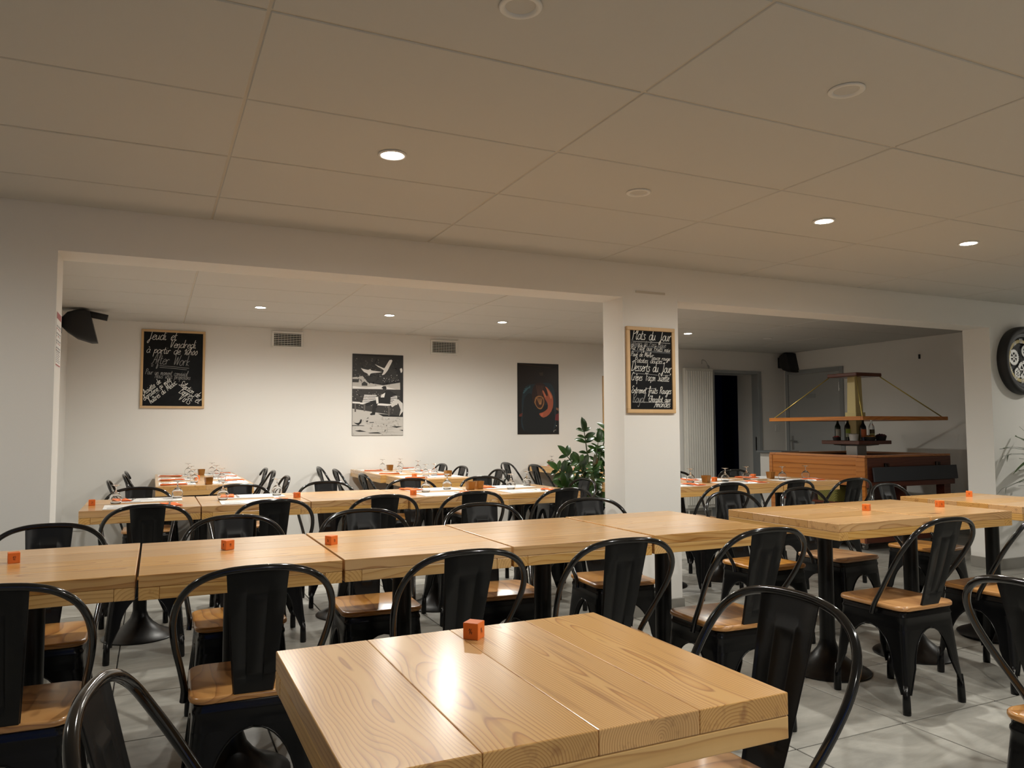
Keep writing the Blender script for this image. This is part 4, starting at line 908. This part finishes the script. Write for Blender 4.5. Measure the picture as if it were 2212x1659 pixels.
bm = nbm(); tube(bm, [(.06, -.07, 0), (.06, -.07, -.14)], .009, 8); mesh_obj('supply_pipe', bm, M['radiator'], rt)
# ------------------------------------------------------------------ buffet island
BX, BYc = 7.14, 6.13; hx, hy = .65, .66
bt = empty('buffet_island', (BX, BYc, 0), label='cherry wood buffet island on castors with a hanging wooden canopy', cat='buffet')
zt0, zt1 = .655, .955
bm = nbm()                                                   # rim frame round the well
for d in ((-hx, hx, -hy, -hy+.09), (-hx, hx, hy-.09, hy), (-hx, -hx+.09, -hy+.09, hy-.09), (hx-.09, hx, -hy+.09, hy-.09)): box(bm, *d, zt1-.012, zt1+.012, bev=.005, seg=2)
mesh_obj('top_rim', bm, M['cherry'], bt)
box_obj('well', (-hx+.085, hx-.085, -hy+.085, hy-.085, zt1-.10, zt1-.08), M['steel'], bt)
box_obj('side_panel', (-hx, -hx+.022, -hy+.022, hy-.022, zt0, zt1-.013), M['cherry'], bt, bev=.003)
for z, h in ((.70, .012), (.86, .012)): box_obj('panel_moulding', (-hx-.006, -hx, -hy+.12, hy-.06, z, z+h), M['cherry'], bt, bev=.004)
for y0, y1 in ((-hy+.0, -hy+.11), (hy-.05, hy)): box_obj('corner_post', (-hx-.008, -hx+.03, y0, y1, zt0, zt1-.013), M['cherry'], bt, bev=.003)
box_obj('side_panel', (hx-.022, hx, -hy+.022, hy-.022, zt0, zt1-.013), M['cherry_shaded'], bt, bev=.003)
box_obj('front_panel', (-hx+.032, hx, -hy, -hy+.022, zt0, zt1-.013), M['cherry_shaded'], bt, bev=.003)
box_obj('rear_panel', (-hx+.032, hx, hy-.022, hy, zt0, zt1-.013), M['cherry_shaded'], bt, bev=.003)
box_obj('front_lip', (-hx+.0, hx+.02, -hy-.03, -hy, zt0-.01, zt0+.045), M['cherry_shaded'], bt, bev=.004)
bm = nbm(); loft(bm, [[(x, -hy-.022, .845), (x, -hy-.04, .848), (x, -hy-.055, .705), (x, -hy-.037, .70)] for x in (-hx+.07, hx+.035)]); mesh_obj('tray_rail', bm, M['grey_panel'], bt)
for x in (-.36, .42): box_obj('rail_bracket', (x-.025, x+.025, -hy-.03, -hy, .85, .885), M['glass'], bt, bev=.003)
box_obj('bottom_shelf', (-hx+.02, hx-.02, -hy+.02, hy-.02, .19, .215), M['cherry_shaded'], bt)
for x0, x1, y0, y1, m_ in ((-hx, hx, -hy+.01, -hy+.035, 'cherry_shaded'), (-hx, -hx+.025, -hy+.036, hy-.036, 'cherry'), (hx-.025, hx, -hy+.036, hy-.036, 'cherry_shaded'), (-hx, hx, hy-.035, hy-.01, 'cherry_shaded')): box_obj('plinth', (x0, x1, y0, y1, .085, .19), M[m_], bt, bev=.003)
for x0, y0, m_ in ((hx-.10, -hy+.01, 'cherry_shaded'), (-hx, hy-.11, 'cherry'), (hx-.10, hy-.11, 'cherry_shaded')): box_obj('leg_panel', (x0, x0+.10, y0, y0+.10, .215, zt0), M[m_], bt, bev=.003)
box_obj('inner_shelf', (-hx+.02, -.011, -hy+.05, hy-.05, .45, .47), M['cherry_shaded'], bt)
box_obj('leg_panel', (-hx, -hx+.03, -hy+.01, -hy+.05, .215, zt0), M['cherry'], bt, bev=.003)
box_obj('divider', (-.01, .01, -hy+.05, hy-.05, .215, zt0), M['cherry_shaded'], bt)
for x in (-.52, .52):
    for y in (-.52, .52):
        bm = nbm(); box(bm, x-.025, x+.025, y-.025, y+.025, .055, .085); lathe(bm, [(0, -.014), (.03, -.014), (.034, -.008), (.034, .008), (.03, .014), (0, .014)], 16); vs = bm.verts[8:]; bmesh.ops.rotate(bm, verts=bm.verts[8:], cent=(0, 0, 0), matrix=Matrix.Rotation(PI/2, 3, 'X')); bmesh.ops.translate(bm, verts=bm.verts[8:], vec=(x, y, .034))
        mesh_obj('castor', bm, M['steel'], bt, smooth=PI/4)
box_obj('steel_post', (-.075, .075, -.075, .075, zt1-.08, 1.055), M['steel'], bt, bev=.004)
bm = nbm(); loft(bm, [[(x, y, z) for x, y in rrect(s, s, .03, 3)] for s, z in ((.10, 1.045), (.17, 1.055), (.18, 1.066))]); mesh_obj('shelf_mount', bm, M['steel'], bt, smooth=PI/4)
box_obj('middle_shelf', (-.255, .255, -.255, .255, 1.066, 1.106), M['cherry_shaded'], bt, bev=.004)
bm = nbm(); loft(bm, [[(x, y, z) for x, y in rrect(s, s, .004, 1)] for s, z in ((.066, 1.107), (.060, 1.40), (.052, 1.815))]); mesh_obj('cream_post', bm, M['cream'], bt)
box_obj('post_collar', (-.075, .075, -.075, .075, 1.37, 1.42), M['cream'], bt, bev=.003)
bm = nbm()
for d in ((-.65, .65, -.65, -.625), (-.65, .65, .625, .65), (-.65, -.625, -.625, .625), (.625, .65, -.625, .625)): box(bm, *d, 1.325, 1.365, bev=.003)
mesh_obj('canopy_rim', bm, M['cherry'], bt)
box_obj('canopy_board', (-.625, .625, -.625, .625, 1.333, 1.35), M['cherry_shaded'], bt)
box_obj('cap_board', (-.2, .2, -.2, .2, 1.815, 1.855), M['cherry_shaded'], bt, bev=.006)
for sx in (-1, 1):
    for sy in (-1, 1):
        bm = nbm(); tube(bm, [(.185*sx, .185*sy, 1.815), (.61*sx, .61*sy, 1.36)], .006, 8); mesh_obj('stay_rod', bm, M['gold'], bt, smooth=True)
# what stands on it
def bottle(x, y, h, r, col, lab, label, clear=False):
    body = M['glass'] if clear else mat('bottle_glass', srgb(*col), .08, coat=.3)
    bm = nbm(); lathe(bm, [(0, 0), (r, 0), (r, h*.52), (r*.92, h*.6), (r*.45, h*.72), (r*.36, h*.78), (r*.36, h*.92)], 18, capt=True)
    o = mesh_obj('bottle', bm, body, None, smooth=PI/4); o.location = (x, y, 1.1065); tag(o, label, 'bottle', 'bottles on the buffet shelf')
    bm = nbm(); lathe(bm, [(r*.4, h*.9), (r*.4, h), (0, h)], 14); mesh_obj('bottle_cap', bm, M['black_plastic'], o, smooth=PI/4)
    bm = nbm(); n = 12; a0, a1 = PI*1.02, PI*1.72; A = [[bm.verts.new(((r+.0006)*math.cos(a0+(a1-a0)*k/n), (r+.0006)*math.sin(a0+(a1-a0)*k/n), z)) for k in range(n+1)] for z in (h*.14, h*.30, h*.48)]
    for q in range(2):
        for k in range(n): bm.faces.new((A[q][k], A[q][k+1], A[q+1][k+1], A[q+1][k])).material_index = q
    mesh_obj('paper_label', bm, [flat('label_low', *lab[0]), flat('label_high', *lab[1])], o)
bottle(BX-.10, BYc+.16, .265, .033, (22, 34, 16), ((196, 194, 180), (200, 198, 186)), 'dark green bottle with a white label, leftmost on the buffet shelf')
bottle(BX-.06, BYc+.055, .27, .037, (16, 24, 14), ((176, 180, 150), (150, 176, 62)), 'dark bottle with a lime green label on the buffet shelf')
bottle(BX-.02, BYc-.115, .26, .034, (14, 14, 22), ((206, 110, 60), (206, 110, 60)), 'near black bottle with an orange label before the buffet post')
bottle(BX+.10, BYc-.125, .255, .032, (220, 220, 220), ((190, 188, 120), (96, 80, 50)), 'clear bottle with a black cap, rightmost on the buffet shelf', True)
def bowl(x, y, r, h, m_, label, content, cm, cat='bowl', z=1.1065):
    bm = nbm(); lathe(bm, [(0, 0), (r*.8, 0), (r, h), (r*.95, h), (r*.76, .004), (0, .004)], 20); o = mesh_obj('small_bowl', bm, m_, smooth=PI/4); o.location = (x, y, z); tag(o, label, cat)
    bm = nbm(); rnd = random.Random(int(x*1000)+int(y*100))
    for k in range(content[0]):
        a = 2*PI*k/content[0]; q = bmesh.ops.create_icosphere(bm, subdivisions=1, radius=content[1]); bmesh.ops.translate(bm, verts=q['verts'], vec=(math.cos(a)*r*.55, math.sin(a)*r*.55, h*.9+rnd.uniform(-.004, .006)))
    c_ = mesh_obj('filling', bm, cm, o, smooth=True); c_['kind'] = 'stuff'
bowl(BX-.205, BYc+.09, .040, .038, M['black_plastic'], 'small black bowl heaped with red pieces on the buffet shelf', (6, .016), flat('red_bits', 150, 40, 34))
bowl(BX-.15, BYc-.10, .052, .070, M['white'], 'white cup left of the bottles on the buffet shelf', (5, .014), flat('pale_bits', 190, 186, 176))
bowl(BX+.00, BYc-.19, .060, .040, M['black_plastic'], 'black bowl of tan packets before the bottles', (7, .027), flat('tan_bits', 156, 112, 56))
bowl(BX+.19, BYc-.17, .060, .048, M['black_plastic'], 'black bowl of purple pots at the right end of the buffet shelf', (6, .029), flat('purple_bits', 96, 58, 66))
pl = nbm(); lathe(pl, [(0, 0), (.055, 0), (.10, .009), (.105, .0105), (.1, .0125), (.055, .004), (0, .004)], 28); pme = bpy.data.meshes.new('plate'); pl.to_mesh(pme); pl.free(); pme.materials.append(M['plate'])
for p in pme.polygons: p.use_smooth = True
for k in range(12):
    o = link('plate', pme, None, (BX-.50, BYc-.50, .4705+k*.0138)); tag(o, 'white plate in the buffet, '+(['topmost', 'second', 'third', 'fourth', 'fifth', 'sixth', 'seventh', 'eighth', 'ninth', 'tenth', 'eleventh', 'lowest'][11-k])+' from the top of its stack' if 0 < k < 11 else 'white plate in the buffet, '+('lowest' if k == 0 else 'topmost')+' of its stack', 'plate', 'stacked plates in the buffet')
bm = nbm(); loft(bm, [[(x, y, z) for x, y in rrect(a, a*1.3, .03, 3)] for a, z in ((.10, 0), (.11, .16), (.105, .16), (.095, .01))]); o = mesh_obj('woven_basket', bm, M['weave']); o.location = (BX-.51, BYc-.12, .471); tag(o, 'yellow green woven basket on the inner shelf of the buffet', 'basket')
ct = empty('side_counter', (7.54, 7.50, 0), label='grey topped counter end showing just behind the buffet', cat='counter')
box_obj('worktop', (-.36, -.06, -.2, .25, .93, .955), M['worktop'], ct, bev=.004); box_obj('carcass', (-.30, -.09, -.17, .24, 0, .93), M['wall_dim'], ct)

# ------------------------------------------------------------------ plants
def leaf_mesh(name, ln, wd, m_, fold=.25, bend=.25, n=6):
    bm = nbm(); rows = []
    for i in range(n+1):
        t = i/n; w_ = wd*math.sin(PI*min(1, t*.92+.06))**.8*(1 if t < 1 else 0)+.0004; z = -bend*ln*t*t
        rows.append([bm.verts.new((-w_, ln*t, z+fold*w_)), bm.verts.new((0, ln*t, z)), bm.verts.new((w_, ln*t, z+fold*w_))])
    for a, b in zip(rows, rows[1:]):
        for k in range(2): bm.faces.new((a[k], a[k+1], b[k+1], b[k]))
    for f in bm.faces: f.smooth = True
    me = bpy.data.meshes.new(name); bm.to_mesh(me); bm.free(); me.materials.append(m_); return me
def plant_pot(t, r, h, m_):
    bm = nbm(); lathe(bm, [(0, 0), (r*.78, 0), (r, h), (r*1.04, h), (r*1.04, h+.02), (r*.93, h+.02), (r*.9, h-.03)], 28); mesh_obj('planter', bm, m_, t, smooth=PI/4)
    bm = nbm(); lathe(bm, [(r*.92, h-.028), (0, h-.02)], 24); mesh_obj('soil', bm, M['soil'], t)
def place_leaf(me, t, p, d, up=Vector((0, 0, 1)), s=1.):
    d = d.normalized(); x = d.cross(up); x = x.normalized() if x.length > 1e-4 else Vector((1, 0, 0)); z = x.cross(d)
    o = link('leaf', me, t); o.matrix_local = Matrix(((x.x*s, d.x*s, z.x*s, p.x), (x.y*s, d.y*s, z.y*s, p.y), (x.z*s, d.z*s, z.z*s, p.z), (0, 0, 0, 1)))
rnd = random.Random(11)
PLX, PLY = 3.42, 5.66
pt = empty('potted_plant', (PLX, PLY, 0), label='bushy green plant with glossy leaflets standing left of the pillar', cat='plant')
plant_pot(pt, .17, .34, M['pot_white'])
lm1 = leaf_mesh('leaf', .105, .025, M['leaf']); lm2 = leaf_mesh('leaf', .13, .034, M['leaf'])
def at_px(px, py, depth_y):
    d = F_ + R2*((px-1106)/_f) - U2*((py-829.5)/_f); k = depth_y/d.y; return Vector((d.x*k-PLX, d.y*k-PLY, CAM_H+d.z*k))
stems = [((1262, 932), 0, .06, 7), ((1225, 985), .05, .02, 7), ((1206, 1015), -.02, .0, 6), ((1216, 1050), -.08, 0, 6), ((1250, 1000), -.12, 0, 6), ((1292, 955), .05, .03, 7), ((1312, 930), .1, .05, 7), ((1330, 975), .0, 0, 6), ((1283, 1010), -.16, 0, 6), ((1240, 1062), -.18, 0, 6), ((1275, 1050), -.22, 0, 6), ((1310, 1040), -.2, 0, 6), ((1345, 1010), .1, 0, 6), ((1265, 1080), -.14, 0, 5), ((1300, 985), .22, 0, 6), ((1230, 1040), .16, 0, 6)]
for (px, dy, ext, n) in stems:
    tip = at_px(px[0], px[1], PLY+dy); base = Vector((rnd.uniform(-.06, .06), rnd.uniform(-.06, .06), .33)); mid = base.lerp(tip, .5)+Vector((-.12*(tip.x-base.x), -.1*dy, .10))
    pts = catmull([base, mid, tip], 8); bm = nbm(); tube(bm, pts, [.011-.0075*i/(len(pts)-1) for i in range(len(pts))], 6); mesh_obj('stem', bm, M['stem'], pt, smooth=True)
    L_ = len(pts)
    for k in range(n):
        i = int(L_*(.38+.58*k/(n-1))); p = pts[min(i, L_-1)]; tdir = (pts[min(i+1, L_-1)]-pts[max(i-1, 0)]).normalized(); side = tdir.cross(Vector((.25*rnd.uniform(-1, 1), -1, .2))).normalized()
        for sg in (1, -1):
            place_leaf(rnd.choice((lm1, lm2)), pt, p, side*sg+tdir*.55+Vector((0, rnd.uniform(-.5, .2), rnd.uniform(-.1, .15))), up=Vector((rnd.uniform(-.3, .3), -.7, .7)), s=rnd.uniform(.65, .98))
    place_leaf(lm2, pt, tip, tdir+Vector((0, -.2, .0)), up=Vector((0, -.8, .5)), s=.95)
qt = empty('strap_leaf_plant', (6.93, 3.90, 0), label='plant with long narrow arching leaves under the clock, cut by the right edge', cat='plant')
plant_pot(qt, .16, .36, M['black_plastic'])
for c_ in range(3):
    bx, by = .05*math.cos(c_*2.1), .05*math.sin(c_*2.1); h = (.66, .98, .82)[c_]; bm = nbm(); tube(bm, [(bx, by, .33), (bx*1.5, by*1.5, h)], .012, 7); mesh_obj('stem', bm, M['stem'], qt, smooth=True)
    for k in range(26):
        a = k*2.399+c_; el = .25+1.15*((k % 13)/13); ln = rnd.uniform(.36, .54); bm = nbm(); rows = []; d = Vector((math.cos(a), math.sin(a), 0)); n = Vector((-d.y, d.x, 0)); p0 = Vector((bx*1.5, by*1.5, h-.006*(k % 13)))
        for i in range(8):
            t = i/7; r = ln*t*math.cos(el)*(1+.2*t); z = ln*(t*math.sin(el)-.62*t*t*math.cos(el)); w_ = .019*math.sin(PI*min(1, .12+.86*t))**.7 if i < 7 else .0005
            p = p0+d*r+Vector((0, 0, z))
            if p.y+3.90 > BY0-.03: p.y = BY0-.03-3.90
            rows.append([bm.verts.new(p-n*w_), bm.verts.new(p+Vector((0, 0, -.003))), bm.verts.new(p+n*w_)])
        for r0, r1 in zip(rows, rows[1:]):
            for q in range(2): bm.faces.new((r0[q], r0[q+1], r1[q+1], r1[q]))
        mesh_obj('leaf', bm, M['leaf2'], qt, smooth=True)

# ------------------------------------------------------------------ recessed spots
bm = nbm(); lathe(bm, [(.058, .0), (.058, -.004), (.053, -.0065), (.044, -.005), (.040, .002), (.039, .008)], 32); sring = bpy.data.meshes.new('trim_ring'); bm.to_mesh(sring); bm.free(); sring.materials.append(M['white'])
for p in sring.polygons: p.use_smooth = True
def disc(m_, z, r):
    bm = nbm(); lathe(bm, [(r, z), (r*.6, z-.002), (0, z-.003)], 24); me = bpy.data.meshes.new('lamp_face'); bm.to_mesh(me); bm.free(); me.materials.append(m_); return me
d_on, d_off = disc(M['bulb'], -.004, .0405), disc(M['bulb_off'], .008, .038)
def where(x, y):
    zone = 'the back room ceiling' if y > BY1 else 'the front ceiling'
    return zone
LL = {(0.856, 2.96): 'lit spot in the front ceiling above the long bare row', (3.256, 2.96): 'lit spot in the front ceiling left of the pair near the right edge', (4.456, 2.96): 'lit spot in the front ceiling, rightmost in view',
      (0.856, 7.2): 'lit spot in the back ceiling left of the first vent', (2.06, 7.2): 'lit spot in the back ceiling above the black and white print', (3.27, 7.2): 'lit spot in the back ceiling left of the pillar', (5.67, 7.2): 'lit spot in the back ceiling right of the pillar board'}
UL = {(0.856, 1.76): 'unlit ceiling spot at the top edge of the view', (2.056, 1.76): 'unlit ceiling spot nearest the right of the view', (2.056, 2.96): 'unlit small ceiling spot between two lit ones', (6.9, 7.2): 'unlit ceiling spot above the dark buffet corner'}
OUT = {(0.856, 5.56): 'lit spot hidden behind the beam above the left laid tables', (2.06, 5.56): 'lit spot hidden behind the beam left of the pillar', (3.86, 5.6): 'lit spot hidden behind the beam above the tables near the buffet', (-1.544, 2.96): 'lit spot outside the left edge of the view', (2.056, .56): 'added fill spot outside the view, right of the nearest table', (3.256, .56): 'added fill spot outside the view, farther right of the nearest table', (8.056, 2.96): 'lit spot outside the right edge near the clock', (.856, -1.24): 'added fill spot behind the viewer'}  # spots right of the nearest table and behind the viewer are added fill light
for (x, y) in LIT+UNLIT:
    on = (x, y) in LIT
    t = empty('ceiling_spot', (x, y, CEIL-.001), label=LL.get((x, y)) or UL.get((x, y)) or OUT[(x, y)], cat='spotlight', group='lit recessed spots' if on else 'unlit recessed spots')
    link('trim_ring', sring, t); link('lamp_face', d_on if on else d_off, t)
    if on:
        ld = bpy.data.lights.new('spot', 'SPOT'); ld.energy = SPOT_W*SCALE.get((x, y), 1.); ld.color = SPOT_COL; ld.spot_size = 2.98; ld.spot_blend = .7; ld.shadow_soft_size = .035
        lo = bpy.data.objects.new('spot', ld); C.objects.link(lo); lo.parent = t; lo.location = (0, 0, -.012)
